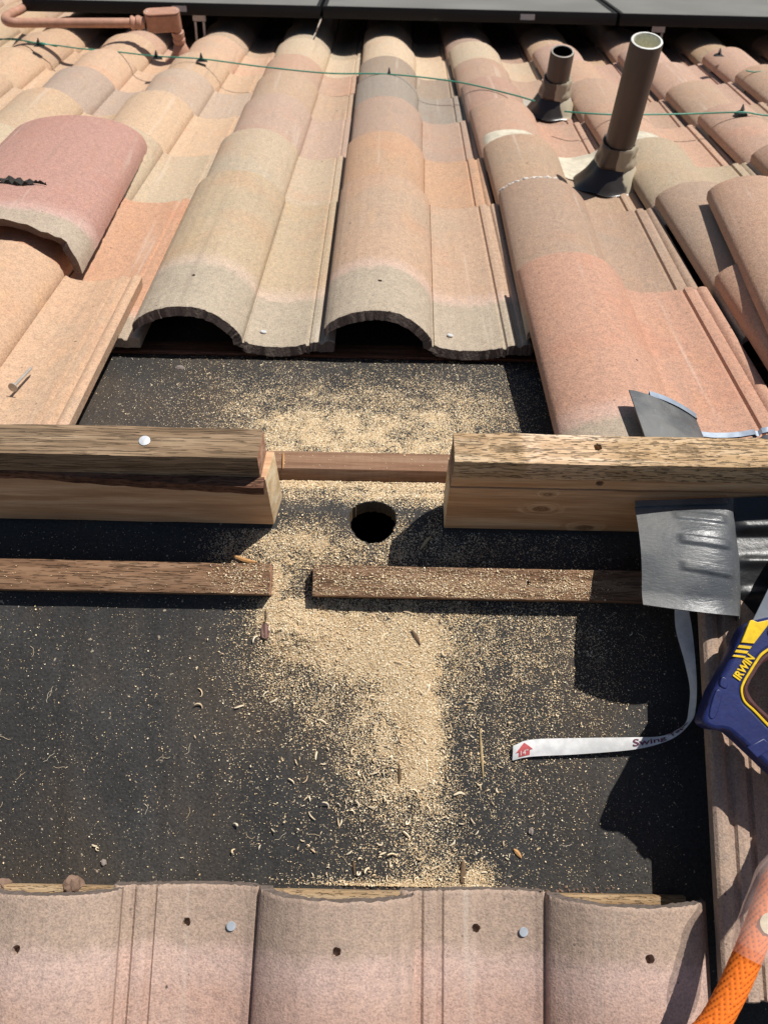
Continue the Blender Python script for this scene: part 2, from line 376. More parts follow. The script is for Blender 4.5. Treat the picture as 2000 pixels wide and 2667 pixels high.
HX, HY, HR = 0.0512, -0.0060, 0.0268
def deck_z(y): return -y*math.tan(TF) if y > 0 else y*math.tan(TN)
def build_deck():
    V = []; F = []; MI = []
    def add(x, y, z=None): V.append((x, y, deck_z(y) if z is None else z)); return len(V)-1
    xa, xb, q = HX-0.06, HX+0.06, 0.06; X0, X1, YN, YF = -2.4, 2.8, -1.25, 4.3
    def quad(x0, x1, y0, y1): F.append((add(x0, y0), add(x1, y0), add(x1, y1), add(x0, y1))); MI.append(0)
    for y0, y1 in ((YN, -q), (-q, 0), (0, q), (q, YF)):
        quad(X0, xa, y0, y1); quad(xb, X1, y0, y1)
        if y0 in (YN, q): quad(xa, xb, y0, y1)
    a0 = math.asin(-HY/HR)                               # where the rim crosses the ridge line
    def half(t0, t1, ybound):
        n = 24; ins = []; outs = []; sgn = 1 if ybound > 0 else -1
        path = [(xb, 0), (xb, ybound), (xa, ybound), (xa, 0)] if t0 < t1 and ybound > 0 else [(xa, 0), (xa, ybound), (xb, ybound), (xb, 0)]
        seglen = [abs(ybound), 0.12, abs(ybound)]; tot = sum(seglen)
        for i in range(n+1):
            f = i/n; t = t0+(t1-t0)*f; jr = HR*(1+0.025*math.sin(i*3.7)+0.02*math.sin(i*8.1)) if 0 < i < n else HR
            ins.append((HX+jr*math.cos(t), HY+jr*math.sin(t)))
            l = f*tot; p = None
            for (A, B), s in zip(zip(path[:-1], path[1:]), seglen):
                if l <= s+1e-9: k = l/s; p = (A[0]+(B[0]-A[0])*k, A[1]+(B[1]-A[1])*k); break
                l -= s
            outs.append(p)
        ii = [add(*p) for p in ins]; oo = [add(*p) for p in outs]; bb = [add(p[0], p[1], deck_z(p[1])-0.022) for p in ins]
        for i in range(n):
            F.append((ii[i], oo[i], oo[i+1], ii[i+1])); MI.append(0)
            F.append((ii[i], ii[i+1], bb[i+1], bb[i])); MI.append(1)
    half(a0, math.pi-a0, q); half(math.pi-a0, 2*math.pi+a0, -q)
    bm = bmesh.new()
    me = mesh_np('roof', V, F, [M['felt'], M['ply']], False, midx=MI)
    bm.from_mesh(me); bmesh.ops.remove_doubles(bm, verts=bm.verts[:], dist=1e-6); bmesh.ops.recalc_face_normals(bm, faces=bm.faces[:])
    bm.to_mesh(me); bm.free(); return me
roof = obj('roof', build_deck()); roof['kind'] = 'structure'
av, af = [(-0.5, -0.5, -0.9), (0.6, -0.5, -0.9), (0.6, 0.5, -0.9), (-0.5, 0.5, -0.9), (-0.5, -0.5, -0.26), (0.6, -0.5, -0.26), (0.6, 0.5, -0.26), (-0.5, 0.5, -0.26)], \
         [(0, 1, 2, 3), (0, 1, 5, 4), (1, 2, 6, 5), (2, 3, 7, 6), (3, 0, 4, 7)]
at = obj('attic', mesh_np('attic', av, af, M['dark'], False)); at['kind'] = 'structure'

# ------------------------------------------------------------------ roof tiles
TOP = [(0.0, .030), (.004, .036), (.012, .0435), (.024, .0505), (.040, .0570), (.058, .0608), (.076, .0620), (.094, .0607), (.110, .0562), (.124, .0488),
       (.136, .0398), (.145, .0312), (.1505, .0250), (.1540, .0200), (.1560, .0160), (.1572, .0062), (.1590, .0056), (.1604, .0084), (.1630, .0072), (.168, .0045), (.180, .0020), (.198, 0.0), (.216, .0002), (.232, .0022),
       (.243, .0048), (.2485, .0062), (.2505, .0034), (.2540, .0034), (.2560, .0080), (.262, .0098), (.2680, .0098), (.2705, .0066), (.2745, .0066), (.2775, .0104), (.283, .0116), (.2885, .0108), (.2915, .0080)]
TH = 0.0160
def bottom_of(i):
    t, z = TOP[i]
    if t < .013: return (t+0.001*(i == 0), z-0.0155+max(0, .012-t)*0.2)
    if t > .246: return (min(t, .2905), min(z-TH, -.0085)+.002)
    # offset along the local normal so the shell keeps its thickness on the steep flank
    a, b = TOP[i-1], TOP[i+1]; dx, dz = b[0]-a[0], b[1]-a[1]; l = math.hypot(dx, dz)
    return (t+dz/l*TH*0.85, z-dx/l*TH)
BOT = [bottom_of(i) for i in range(len(TOP))]
def tile_profile_h(t):
    for (a, b) in zip(TOP[:-1], TOP[1:]):
        if a[0] <= t <= b[0]: return a[1]+(b[1]-a[1])*(t-a[0])/(b[0]-a[0])
    return .0
def tile_mesh(name, L, rough=0.0, jag=0.0, seed=0, al0=.08, wide=1.0, wave=0.0, zs=1.0):
    """x across from the lip, y from head to butt, z up; 'along' is the distance from the head"""
    rs = random.Random(seed)
    ys = [0, .0022, .005, .010, .018, .03, L*0.33, L*0.66, L-.006, L-.0015, L] if rough else [0, .0015, .02, L*0.5, L-.004, L-.0012, L]
    prof = []
    P0 = [(a*wide if a > .2 else a, z) for a, z in TOP]; P1 = [(a*wide if a > .2 else a, z) for a, z in BOT]
    if rough:    # finer across
        def dense(P):
            o = []
            for a, b in zip(P[:-1], P[1:]):
                k = 5
                for j in range(k): o.append((a[0]+(b[0]-a[0])*j/k, a[1]+(b[1]-a[1])*j/k))
            return o+[P[-1]]
        P0, P1 = dense(P0), dense(P1)
    n = len(P0); ring = P0+P1[::-1]; m = len(ring); V = []; F = []; al = []
    for j, y in enumerate(ys):
        for k, (t, z) in enumerate(ring):
            top = k < n; yy = y; zz = z; tt = t
            g = y/L; zz *= zs*(1+.05*g); tt += .012*g*(min(1, t/.157) if t < .157 else max(0, 1-(t-.157)/.05))
            if j == 0: zz += (-.0012 if top else .0004)
            if j == len(ys)-1 and top: zz -= .0016
            if wave and y < .04: yy += wave*(z/.062 if top else (z+TH)/.062)*(1-y/.04)
            if rough and y < .02:
                f = 1-y/.02; q = Vector((t*330, z*330, seed*3.1))
                yy += f*rough*(mnoise.noise(q)*0.75+mnoise.noise(q*0.25)*0.6+mnoise.noise(q*2.3)*0.4)+f*rough*0.3
                if j == 0 and not top: yy -= rough*0.7
                zz += f*rough*0.35*mnoise.noise(q*1.7+Vector((0, 0, 9)))
            V.append((tt, yy, zz)); al.append(y+al0)
    for j in range(len(ys)-1):
        for k in range(m):
            F.append((j*m+k, (j+1)*m+k, (j+1)*m+(k+1) % m, j*m+(k+1) % m))
    e = (len(ys)-1)*m
    mi = [0]*len(F)
    for k in range(n-1):
        F.append((k, k+1, m-2-k, m-1-k)); F.append((e+k+1, e+k, e+m-1-k, e+m-2-k)); mi += [1 if rough else 0, 0]
    me = mesh_np(name, V, F, [M['tile'], M['raw']], True, 40, midx=mi); me['al0'] = al0; return me

def place_tile(me, x, s, h0, h1, L, side, tint, yaw=0.0, roll=0.0):
    P = far(x, s, h0) if side == 'far' else near(x, s, h0)
    ex, es, en = (FX if side == 'far' else (-NX[0], -NX[1], NX[2]))
    tau = math.asin((h1-h0)/L)
    e2 = es*math.cos(tau)+en*math.sin(tau); n2 = np.cross(ex, e2)
    mw = frame_mat(P, ex, e2, n2) @ Matrix.Rotation(yaw, 4, 'Z') @ Matrix.Rotation(roll, 4, 'Y')
    o = obj('roof_tile', me, roof, mw=mw); o.color = (*tint, 1); o['al0'] = float(me['al0']); return o

BUTT = [.54, .935, 1.258, 1.605, 1.88, 2.14, 2.42, 2.74, 3.06, 3.38, 3.70, 4.02]
def spacing(s): 
    t = min(1, max(0, (s-0.9)/1.6)); return .303*(1-t)+.2735*t
def lip_x(k, s):
    base = -.026+.004*max(0, min(1, (s-1)/1.5))
    if k <= 0: return base+.2766*k
    sp = spacing(s); 
    return base+sp*k-(.010 if k == 1 and s < .4 else 0)
TAN, OCH, SAL, MAU, GRG, RED, BRN, CRM, GRY, PNK = (.455, .31, .21), (.49, .325, .21), (.48, .295, .20), (.40, .275, .20), (.44, .34, .235), (.44, .245, .17), (.40, .265, .18), (.53, .405, .275), (.29, .25, .20), (.46, .30, .215)
TINT = {(0, 2): BRN, (0, 3): (.46, .27, .165), (0, 4): MAU, (0, 5): GRY, (0, 6): (.31, .235, .175), (0, 7): CRM, (0, 8): CRM,
        (-1, 2): (.44, .325, .21), (-1, 3): (.43, .335, .225), (-1, 4): (.40, .27, .205), (-1, 5): TAN, (-1, 6): (.48, .30, .20), (-1, 7): CRM,
        (-2, 1): (.50, .315, .20), (-2, 2): (.50, .275, .165), (-2, 3): (.45, .35, .235), (-2, 4): (.49, .335, .215), (-2, 5): (.42, .31, .225), (-2, 6): OCH, (-2, 7): OCH,
        (-3, 1): OCH, (-3, 2): (.46, .30, .19), (-3, 3): (.44, .35, .235), (-3, 4): (.49, .34, .22), (-3, 5): (.41, .305, .23), (-3, 6): OCH, (-3, 7): OCH, (-4, 4): OCH, (-4, 5): OCH,
        (1, 1): (.42, .225, .15), (1, 2): (.355, .235, .16), (1, 3): (.385, .255, .165), (1, 4): SAL, (1, 5): (.42, .25, .18), (1, 6): BRN, (1, 7): CRM,
        (2, 1): (.385, .225, .15), (2, 2): (.34, .235, .165), (2, 3): (.37, .28, .19), (2, 4): SAL, (2, 5): BRN, (2, 6): SAL,
        (3, 1): (.40, .22, .15), (3, 2): (.36, .215, .15), (3, 3): (.40, .235, .165), (3, 4): (.41, .25, .175), (3, 5): BRN}
def tint_for(k, c):
    if (k, c) in TINT: q = random.uniform(.90, 1.06); return tuple(x*q*random.uniform(.985, 1.015) for x in TINT[(k, c)])
    pool = (OCH, TAN, SAL, GRG) if k < 0 else (SAL, BRN, PNK, RED)
    a = random.choice(pool); return tuple(x*random.uniform(.92, 1.06) for x in a)
mesh_cache = {}
def tmesh(L, wide=1.0):
    key = (round(L, 3), wide)
    if key not in mesh_cache: mesh_cache[key] = tile_mesh('roof_tile', L, wide=wide)
    return mesh_cache[key]
TL = {}
for k in range(-6, 7):
    for c in range(1, 12):
        if c == 1 and k in (-1, 0): continue
        butt = BUTT[c-1]
        head = .02 if c == 1 else .375 if c == 2 else BUTT[c-2]-.085
        if k >= 5 and c < 4: continue
        if k <= -5 and c < 4: continue
        L = butt-head; ms = (butt+head)/2
        wide = 1.10 if k == -2 and 2 <= c <= 5 else 1.0 if k < 0 else 1.045
        if c == 2 and k in (-1, 0): me = tile_mesh('roof_tile', L, rough=.0019, seed=k+5, al0=0.0, wide=wide)
        elif c == 1: me = tmesh(L, wide)
        else: me = tmesh(L, wide)
        jx = random.uniform(-.003, .003) if c > 2 else 0
        x = lip_x(k, ms)+jx; yaw = 0.0
        if c == 1 and k == 1: x = .268
        sh = {1: -.036, 2: -.036, 3: -.028, 4: -.02, 5: -.012, 6: -.006}.get(c, 0) if k <= -2 else 0
        x += sh
        # a slight turn so the column follows its own line
        yaw = -math.atan((lip_x(k, butt)-lip_x(k, head))/L) if c > 1 else 0
        lo, hi_ = .0225, .0490+random.uniform(0, .0015)
        o = place_tile(me, lip_x(k, head)+jx+sh if c > 1 else x, head, lo, hi_, L, 'far', tint_for(k, c), yaw, random.uniform(-.004, .004))
        TL[(k, c)] = (o, L)
# a loose tile pushed down over the right-hand columns
es_, en_ = FX[1], FX[2]; Pq = far(.578, .245, .066); tau = math.asin((.098-.066)/.575); e2 = es_*math.cos(tau)+en_*math.sin(tau)
loose = obj('loose_roof_tile', tile_mesh('loose_roof_tile', .575, al0=.08), None, mw=frame_mat(Pq, FX[0], e2, np.cross(FX[0], e2)) @ Matrix.Rotation(-.098, 4, 'Z'))
loose.color = (.40, .245, .165, 1); loose['al0'] = .08; tag(loose, 'loose pinkish brown roof tile lying on top of the others at the right edge', 'roof tile')
# nail holes and nails in the two exposed heads
nailmat = M['whitenail']
def nail_head(parent, P, n, r, mat, lift=0.0016, name='nail'):
    V, F = lathe([(0.0, lift), (r*0.93, lift), (r, lift*0.85), (r, lift*0.45), (r*0.9, lift*.3), (r*.35, -0.0002), (r*.33, -0.006)], 18)
    z = Vector(n).normalized(); x = z.orthogonal().normalized(); y = z.cross(x)
    return obj(name, mesh_np(name, V, F, mat, True, 40), parent, mw=frame_mat(P, x, y, z))
for (k, c), t, y in (((-1, 2), .075, .10), ((0, 2), .079, .095)):
    o, L = TL[(k, c)]
    bool_cut(o, [((t, y, tile_profile_h(t)), (0, .1, -1), .0034, .0105)])
    w = world_of(o); q = w @ Vector((.185 if k == 0 else .183, .038, tile_profile_h(.184)))
    nail_head(o, q, (w.to_3x3() @ Vector((0.15, .1, 1))), .0046, nailmat, .003)

# near slope: bottom course (heads bare) and the loose upper tile at the right
NEARP = .279
nl = {}
for i, (lx, tint) in enumerate(((-.191, (.43, .28, .22)), (.1015, (.425, .272, .215)), (.3935, (.415, .265, .21)))):
    L = .50; me = tile_mesh('roof_tile', L, rough=.0018, seed=40+i, al0=.085, wide=1.05, wave=.0065, zs=.82)
    o = place_tile(me, lx, .3965+.001*i, .0275, .046, L, 'near', tint); nl[i] = o; o.color = (*tint, 0.0)
def near_local(o, u_, v_, h=.06):
    return world_of(o).inverted() @ Vector(on_near(u_, v_, h))
HOLES = {0: ((52, 2468, .07, .0040),), 1: ((486, 2402, .03, .0040), (876, 2483, .085, .0042)), 2: ((1240, 2418, .03, .0042), (1697, 2503, .085, .0044))}
for i, holes in ((i, [(q.x, q.y, hh[3]) for hh in HOLES[i] for q in (near_local(nl[i], *hh[:3]),)]) for i in HOLES):
    o = nl[i]; bool_cut(o, [((t, y, tile_profile_h(t)*.83), (0.05, .25, -1), r, .0120) for t, y, r in holes])
for i, u_, v_, m in ((1, 600, 2415, M['galv']), (2, 1364, 2430, M['galv'])):
    q = near_local(nl[i], u_, v_, .035); t, y = q.x, q.y
    w = world_of(nl[i]); nail_head(nl[i], w @ Vector((t, y, tile_profile_h(t)*.83)), w.to_3x3() @ Vector((-.12, 0.05, 1)), .0047, m, .0026)
oR = place_tile(tile_mesh('roof_tile', .425, rough=.002, seed=77, al0=.3), .397+.2915, .062, .062, .070, .425, 'near', (.36, .255, .19))
oR2 = place_tile(tile_mesh('roof_tile', .425, rough=0, seed=78, al0=.3), .397+.2915+.279, .062, .062, .070, .425, 'near', (.36, .235, .175))

# ------------------------------------------------------------------ battens and ridge boards
def batten(label, fr, x0, x1, y0, y1, z0, z1, mats, cat='batten', group=None, **kw):
    P = fr[0]*((x0+x1)/2)+fr[1]*((y0+y1)/2)+fr[2]*z0
    o = plank('batten', x0, x1, y0, y1, z0, z1, mats, None, fr, **kw); tag(o, label, cat, group); return o
bL = batten('dusty brown batten left of the sawdust gap on the near slope', NX, -1.3, -.0605, -.0978, -.0635, .001, .019, [M['batten_wood'], M['cut_end_red']])
bR = batten('dusty brown batten right of the sawdust gap, running under the black flashing', NX, -.0138, 1.4, -.0983, -.0635, .001, .019, [M['batten_wood'], M['batten_wood']])
bool_cut(bR, [(tuple(near(*near_xs(1375, 1517, .019), .019)), tuple(-nN), .003, .009)])
bF = batten('short brown batten between the two cut ridge boards', FX, -.095, .150, .0605, .0985, .001, .019, [M['pale_batten'], M['cut_end']], amp=.0004)
bH = batten('pale wooden batten showing under the bare tile heads in the foreground', NX, -1.2, .388, -.445, -.4055, .001, .0105, [M['light_batten'], M['cut_end']])
bT = batten('shaded red brown batten under the far tile heads', FX, -1.6, 1.6, .385, .423, .0005, .0055, [M['red_wood'], M['red_wood']])

rbL = thing('ridge_board', 'grey weathered ridge board on newer lumber, left of the saw cut', 'ridge board', (-.3, 0, 0))
xl = -.0585
plank('lower_board', -1.5, xl, -.019, .019, .0015, .0885, [M['new_wood_left'], M['cut_end']], rbL, cuts=40, slant=(0, .002), skew=.17)
plank('upper_board', -1.5, xl-.0065, -.0190, .0190, .0890, .1270, [M['grey_wood'], M['cut_end_red']], rbL, cuts=60, amp=.0013, skew=.08)
# thin split sliver that stands proud of the joint between the two boards
V = []; F = []; n = 30
for i in range(n):
    f = i/(n-1); x = -.42+(xl-.004+.42)*f; pr = .0205+.0115*max(0, (f-.35)/.65)**0.7+.0006*math.sin(i*2.1); zt = .0965-.004*f; zb = .0865-.006*f
    V += [(x, -.0185, zt+.001), (x, -pr, zt), (x, -pr-.0005, zb), (x, -.0185, zb)]
for i in range(n-1):
    for k in range(4): F.append((i*4+k, i*4+(k+1) % 4, i*4+4+(k+1) % 4, i*4+4+k))
F += [(0, 1, 2, 3), (n*4-1, n*4-2, n*4-3, n*4-4)]
obj('split_sliver', mesh_np('split_sliver', V, F, M['red_wood'], False), rbL)
nail_head(rbL, (-.1835, .000, .1272), (0, -.1, 1), .0058, M['whitenail'], .0012)

rbR = thing('ridge_board', 'golden cracked ridge board on newer lumber, right of the saw cut', 'ridge board', (.5, 0, 0))
xr = .1320
lowR = plank('lower_board', xr, 1.7, -.0195, .019, .0015, .0815, [M['new_wood'], M['cut_end']], rbR, cuts=40)
midR = plank('middle_board', xr+.001, 1.7, -.0180, .019, .0822, .0995, [M['new_wood'], M['cut_end_red']], rbR, cuts=40, amp=.0009)
upR = plank('upper_board', xr+.0015, 1.7, -.0190, .0195, .0998, .1280, [M['gold_wood'], M['grey_wood']], rbR, cuts=60, amp=.0016)
bool_cut(midR, [((.289, -.018, .0935), (0, 1, 0), .0042, .012)])
bool_cut(upR, [((.282, .004, .128), (0.2, 0, -1), .0042, .012)])

# ------------------------------------------------------------------ broken ridge cap lying on the left tiles
def ridge_cap():
    n, m = 34, 46; wid, rise, th, L = .146, .070, .0160, .600; V = []; F = []; al = []
    def arc(f, r0): 
        a = math.pi*(f); return (-math.cos(a)*(wid+r0), (rise+r0)*math.sin(a)**0.8-(.0 if r0 == 0 else .0))
    for layer in (0, 1):
        for j in range(m+1):
            g = j/m; y = L*(1-g)                               # j = 0 far end, j = m broken near end
            for i in range(n+1):
                f = i/n; x, z = arc(f, 0.0 if layer == 0 else -th)
                fl = 1.0+.02*g
                yy = y; zz = z
                nv = mnoise.noise(Vector((f*9, 3.3, 1.7)))*.014+mnoise.noise(Vector((f*31, 8, 2)))*.007+mnoise.noise(Vector((f*80, 8, 5)))*.003
                if g > .9: k = (g-.9)/.1; yy += k*(nv-.10*(f-.5)+(.012 if layer else 0)); zz += k*mnoise.noise(Vector((f*40, layer*5, 1)))*.003
                if i in (0, n): 
                    ed = mnoise.noise(Vector((g*60, f*7, 4)))*.0035; x += ed*(1 if i else -1); zz += ed
                V.append((x*fl, yy, zz*fl)); al.append(.32 if g < .76 else .32-(g-.76)*1.05)
    N = (n+1)*(m+1)
    for j in range(m):
        for i in range(n):
            a = j*(n+1)+i; F.append((a, a+1, a+n+2, a+n+1)); F.append((N+a+1, N+a, N+a+n+1, N+a+n+2))
    for i in range(n):
        F.append((i+1, i, N+i, N+i+1)); a = m*(n+1)+i; F.append((a, a+1, N+a+1, N+a))
    for j in range(m):
        a = j*(n+1); F.append((a, a+n+1, N+a+n+1, N+a)); a += n; F.append((a+n+1, a, N+a, N+a+n+1))
    mi = [0]*(2*n*m); mi += [1, 1]*n+[1, 1]*m
    return mesh_np('ridge_cap_tile', V, F, [M['tile'], M['raw']], True, 38, midx=mi)
ex, es, en = FX; P0 = far(-.572, .590, .058)
ax = far(-.598, 1.155, .076)-P0; ax /= np.linalg.norm(ax); x2 = np.cross(ax, en); x2 /= np.linalg.norm(x2); n2 = np.cross(x2, ax)
cap = obj('ridge_cap_tile', ridge_cap(), None, mw=frame_mat(P0, x2, ax, n2)); cap.color = (.39, .205, .165, 1); cap['al0'] = .095
tag(cap, 'loose broken red ridge cap tile lying on top of the left tiles', 'ridge tile')

# ------------------------------------------------------------------ solar panels
M['frame'] = mat_simple('black_anodised_frame', (0.006, 0.006, 0.0065), 0.5, 0.3, 0.0)
b = NB('panel_glass'); vv = b.coord(); gl = b.n('ShaderNodeTexBrick'); b.set(gl.inputs['Vector'], b.coord((1, 1, 1)))
b.done(b.mix(b.rng(b.noise(vv, 4, 4), .35, .7), (.14, .15, .15), (.19, .20, .195)), 0.30, None, 0.7); M['glass'] = b.m
M['sticker'] = mat_simple('pale_sticker', (0.42, 0.42, 0.43), 0.6, 0.3, 0, 0, 400)
M['alu'] = mat_simple('raw_aluminium', (0.45, 0.45, 0.46), 0.4, 0.5, 0.8)
HB, HT, SP = .1500, .1860, 2.5565
for i, (x0, x1, sp, lab) in enumerate(((-1.1480, -.1680, SP, 'black framed solar panel at the left, behind the painted conduit'), (-.1580, .8140, SP+.001, 'middle black framed solar panel between its two neighbours'),
                                  (.8240, 1.80, SP-.004, 'black framed solar panel at the right, behind the two vent pipes'))):
    t = thing('solar_panel', lab, 'solar panel', far((x0+x1)/2, sp+.8, 0), 'solar panels in a row on the far slope')
    fw = .012; L = 1.70
    bm = bmesh.new()
    for (a0, a1, c0, c1) in ((x0, x1, sp, sp+fw), (x0, x1, sp+L-fw, sp+L), (x0, x0+fw, sp+fw+.0005, sp+L-fw-.0005), (x1-fw, x1, sp+fw+.0005, sp+L-fw-.0005)):
        q = box_bm(a0, a1, c0, c1, HB, HT, .0012, 2); tm = bpy.data.meshes.new('tmp'); q.to_mesh(tm); q.free(); bm.from_mesh(tm); bpy.data.meshes.remove(tm)
    xform(bm, FX); obj('frame', bm_mesh('frame', bm, M['frame']), t)
    q = box_bm(x0+fw+.0006, x1-fw-.0006, sp+fw+.0006, sp+L-fw-.0006, HT-.0105, HT-.0083, 0); xform(q, FX); obj('back_sheet', bm_mesh('back_sheet', q, M['frame'], False), t)  # unseen black backing, added to cut light bounced under the panel
    q = box_bm(x0+fw+.0006, x1-fw-.0006, sp+fw+.0006, sp+L-fw-.0006, HT-.008, HT-.0022, 0); xform(q, FX); obj('glass', bm_mesh('glass', q, M['glass'], False), t)
    if i < 2:
        sx = (x0+.475, x0+.605) [0 if i == 0 else 1]-(.0 if i == 0 else .0); sx = -.655 if i == 0 else .495
        q = box_bm(sx, sx+.047, sp-.0006, sp-.0001, HB+.010, HB+.027, 0); xform(q, FX); obj('sticker', bm_mesh('sticker', q, M['sticker'], False), t)
    for hx in {0: (-.575,), 1: (), 2: (.965,)}[i]:
        bm = bmesh.new()
        for (a0, a1, c0, c1, z0, z1) in ((hx-.022, hx+.022, sp+.03, sp+.036, HB-.022, HB-.0005), (hx-.018, hx-.010, sp+.03, sp+.036, .066, HB-.0225), (hx+.010, hx+.018, sp+.03, sp+.036, .066, HB-.0225)):
            q = box_bm(a0, a1, c0, c1, z0, z1, .001, 1); tm = bpy.data.meshes.new('tmp'); q.to_mesh(tm); q.free(); bm.from_mesh(tm); bpy.data.meshes.remove(tm)
        xform(bm, FX); obj('mounting_hook', bm_mesh('mounting_hook', bm, M['alu']), t)

# ------------------------------------------------------------------ vent pipes with their flashings
def mat_pipe():
    b = NB('brown_painted_pvc'); v = b.coord((1, 1, .25)); n = b.noise(v, 30, 5, .65)
    c = b.mix(b.rng(n, .3, .7), (.066, .043, .031), (.082, .055, .041))
    sc = b.noise(b.coord((1, 1, .5)), 85, 3, .6); c = b.mix(b.rng(sc, .74, .77), c, (.62, .58, .52))
    return b.done(c, .42, b.bump(n, .15, .001), .5)
M['pipe'] = mat_pipe()
M['pvc'] = mat_simple('white_pvc', (.78, .77, .70), .5, .4); M['pvc_in'] = mat_simple('yellowed_pvc_bore', (.88, .85, .66), .6, .3)  # bore's pale yellow paints in light glowing inside the pipe
M['rubber'] = mat_simple('black_rubber', (.016, .0155, .016), .38, .5, 0, .0006, 120)
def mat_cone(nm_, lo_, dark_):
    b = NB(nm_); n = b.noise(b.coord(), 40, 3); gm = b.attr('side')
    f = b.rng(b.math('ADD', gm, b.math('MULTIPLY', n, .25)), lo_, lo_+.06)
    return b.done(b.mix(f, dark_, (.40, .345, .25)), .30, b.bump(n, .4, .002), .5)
M['cone'] = mat_cone('black_cone_with_khaki_overspray', .86, (.030, .0245, .021)); M['collar'] = mat_cone('dark_collar_with_khaki_overspray', .55, (.075, .056, .045))  # sun and shade painted round the boot; cone also black with khaki overspray
M['khaki'] = mat_simple('khaki_painted_flashing', (.40, .345, .25), .36, .5, 0, .0006, 60)
M['creamfl'] = mat_simple('cream_painted_flashing', (.58, .52, .40), .55, .4, 0, .0004, 60)
M['greyfl'] = mat_simple('weathered_grey_lead', (.40, .36, .30), .5, .4, 0, .0005, 60)
def flashing_sheet(k, c, t0, t1, y0, y1, off, mat, parent, name='flashing_sheet', lift=.0):
    """thin sheet dressed over the tiles of column k .. following their profile; y measured up/down from the head of course c"""
    o, L = TL[(k, c)]; w = world_of(o); V = []; F = []; nx, ny = 44, 10
    for lay in (0, 1):
        for j in range(ny+1):
            for i in range(nx+1):
                t = t0+(t1-t0)*i/nx; y = y0+(y1-y0)*j/ny
                P = spacing(BUTT[c-1])
                kk = math.floor(t/P); tt = t-kk*P
                # smoothed profile: a sheet bridges the lip
                z = max(tile_profile_h(max(0, min(.29, tt+d))) for d in (-.006, 0, .006)) if 0.01 < tt < P-.02 else tile_profile_h(.27)+(.030-.0104)*(max(0, min(1, (tt-(P-.03))/.03)) if tt > .1 else 1)
                z += off-(.0012 if lay else 0)+.0015*mnoise.noise(Vector((t*20, y*20, 4)))+lift*(j/ny)
                V.append(w @ Vector((t, y+.004*mnoise.noise(Vector((t*15, 2, 7))), z)))
    N = (nx+1)*(ny+1)
    for j in range(ny):
        for i in range(nx):
            a = j*(nx+1)+i; F.append((a, a+1, a+nx+2, a+nx+1)); F.append((N+a+1, N+a, N+a+nx+1, N+a+nx+2))
    for i in range(nx): F.append((i+1, i, N+i, N+i+1)); a = ny*(nx+1)+i; F.append((a, a+1, N+a+1, N+a))
    for j in range(ny): a = j*(nx+1); F.append((a, a+nx+1, N+a+nx+1, N+a)); a += nx; F.append((a+nx+1, a, N+a, N+a+nx+1))
    return obj(name, mesh_np(name, V, F, mat, True, 40), parent)
def vent_pipe(label, base, ztop, mat_in, mat_rim, sleeve_mat, cone_r, sc=1.0):
    t = thing('vent_pipe', label, 'vent pipe', base); R = .0302; b0 = np.array(base)
    V, F = lathe([(R, -.06), (R, ztop-.0015), (R-.001, ztop)], 40); V = [b0+np.array(v) for v in V]; obj('pipe', mesh_np('pipe', V, F, M['pipe'], True, 40), t)
    V, F = lathe([(R-.001, ztop+.0001), (R-.0022, ztop+.0010), (R-.0048, ztop+.0008), (R-.0056, ztop-.001)], 40); V = [b0+np.array(v) for v in V]; obj('rim', mesh_np('rim', V, F, mat_rim, True, 60), t)
    V, F = lathe([(R-.0057, ztop-.001), (R-.0060, ztop-.06), (R-.006, -.05), (0.001, -.05)], 40); V = [b0+np.array(v) for v in V]; obj('bore', mesh_np('bore', V, F, mat_in, True, 60), t)
    # rubber collar pinched round the pipe, wrinkled sleeve, wide cone on the slope
    def skirt(prof, nm, m, wr):
        V, F = lathe(prof, 48); out = []
        for v in V:
            a = math.atan2(v[1], v[0]); q = 1+wr*mnoise.noise(Vector((math.cos(a)*2.3, math.sin(a)*2.3, v[2]*40)))
            f = max(0, min(1, (.085*sc-v[2])/(.085*sc)))        # the lower it is, the more it follows the slope
            out.append(b0+np.array((v[0]*q, v[1]*q, v[2]-f*v[1]*math.tan(TF))))
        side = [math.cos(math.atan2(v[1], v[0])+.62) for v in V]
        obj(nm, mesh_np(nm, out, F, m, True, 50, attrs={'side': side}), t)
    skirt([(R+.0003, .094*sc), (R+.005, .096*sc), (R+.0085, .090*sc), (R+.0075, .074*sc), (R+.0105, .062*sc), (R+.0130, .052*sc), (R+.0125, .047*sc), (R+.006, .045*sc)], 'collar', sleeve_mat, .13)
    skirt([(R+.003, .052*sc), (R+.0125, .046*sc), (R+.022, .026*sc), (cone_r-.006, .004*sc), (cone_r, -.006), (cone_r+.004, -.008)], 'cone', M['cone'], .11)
    return t
Bb = on_far(1588, 470, .05); Bb = np.array([Bb[0], Bb[1], Bb[2]])
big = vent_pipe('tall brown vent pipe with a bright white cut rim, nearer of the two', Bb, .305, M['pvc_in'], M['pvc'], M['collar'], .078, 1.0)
flashing_sheet(1, 4, .004, .50, .03, .185, .0030, M['creamfl'], big)
flashing_sheet(1, 3, .165, .285, .300, .4075, .0034, M['creamfl'], big)
Bs = on_far(1436, 287, .05)
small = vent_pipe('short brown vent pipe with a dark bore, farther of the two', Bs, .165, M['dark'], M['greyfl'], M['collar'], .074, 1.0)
flashing_sheet(1, 5, .165, .27, .27, .358, .0034, M['greyfl'], small)
flashing_sheet(1, 6, .05, .40, .03, .125, .0030, M['greyfl'], small)

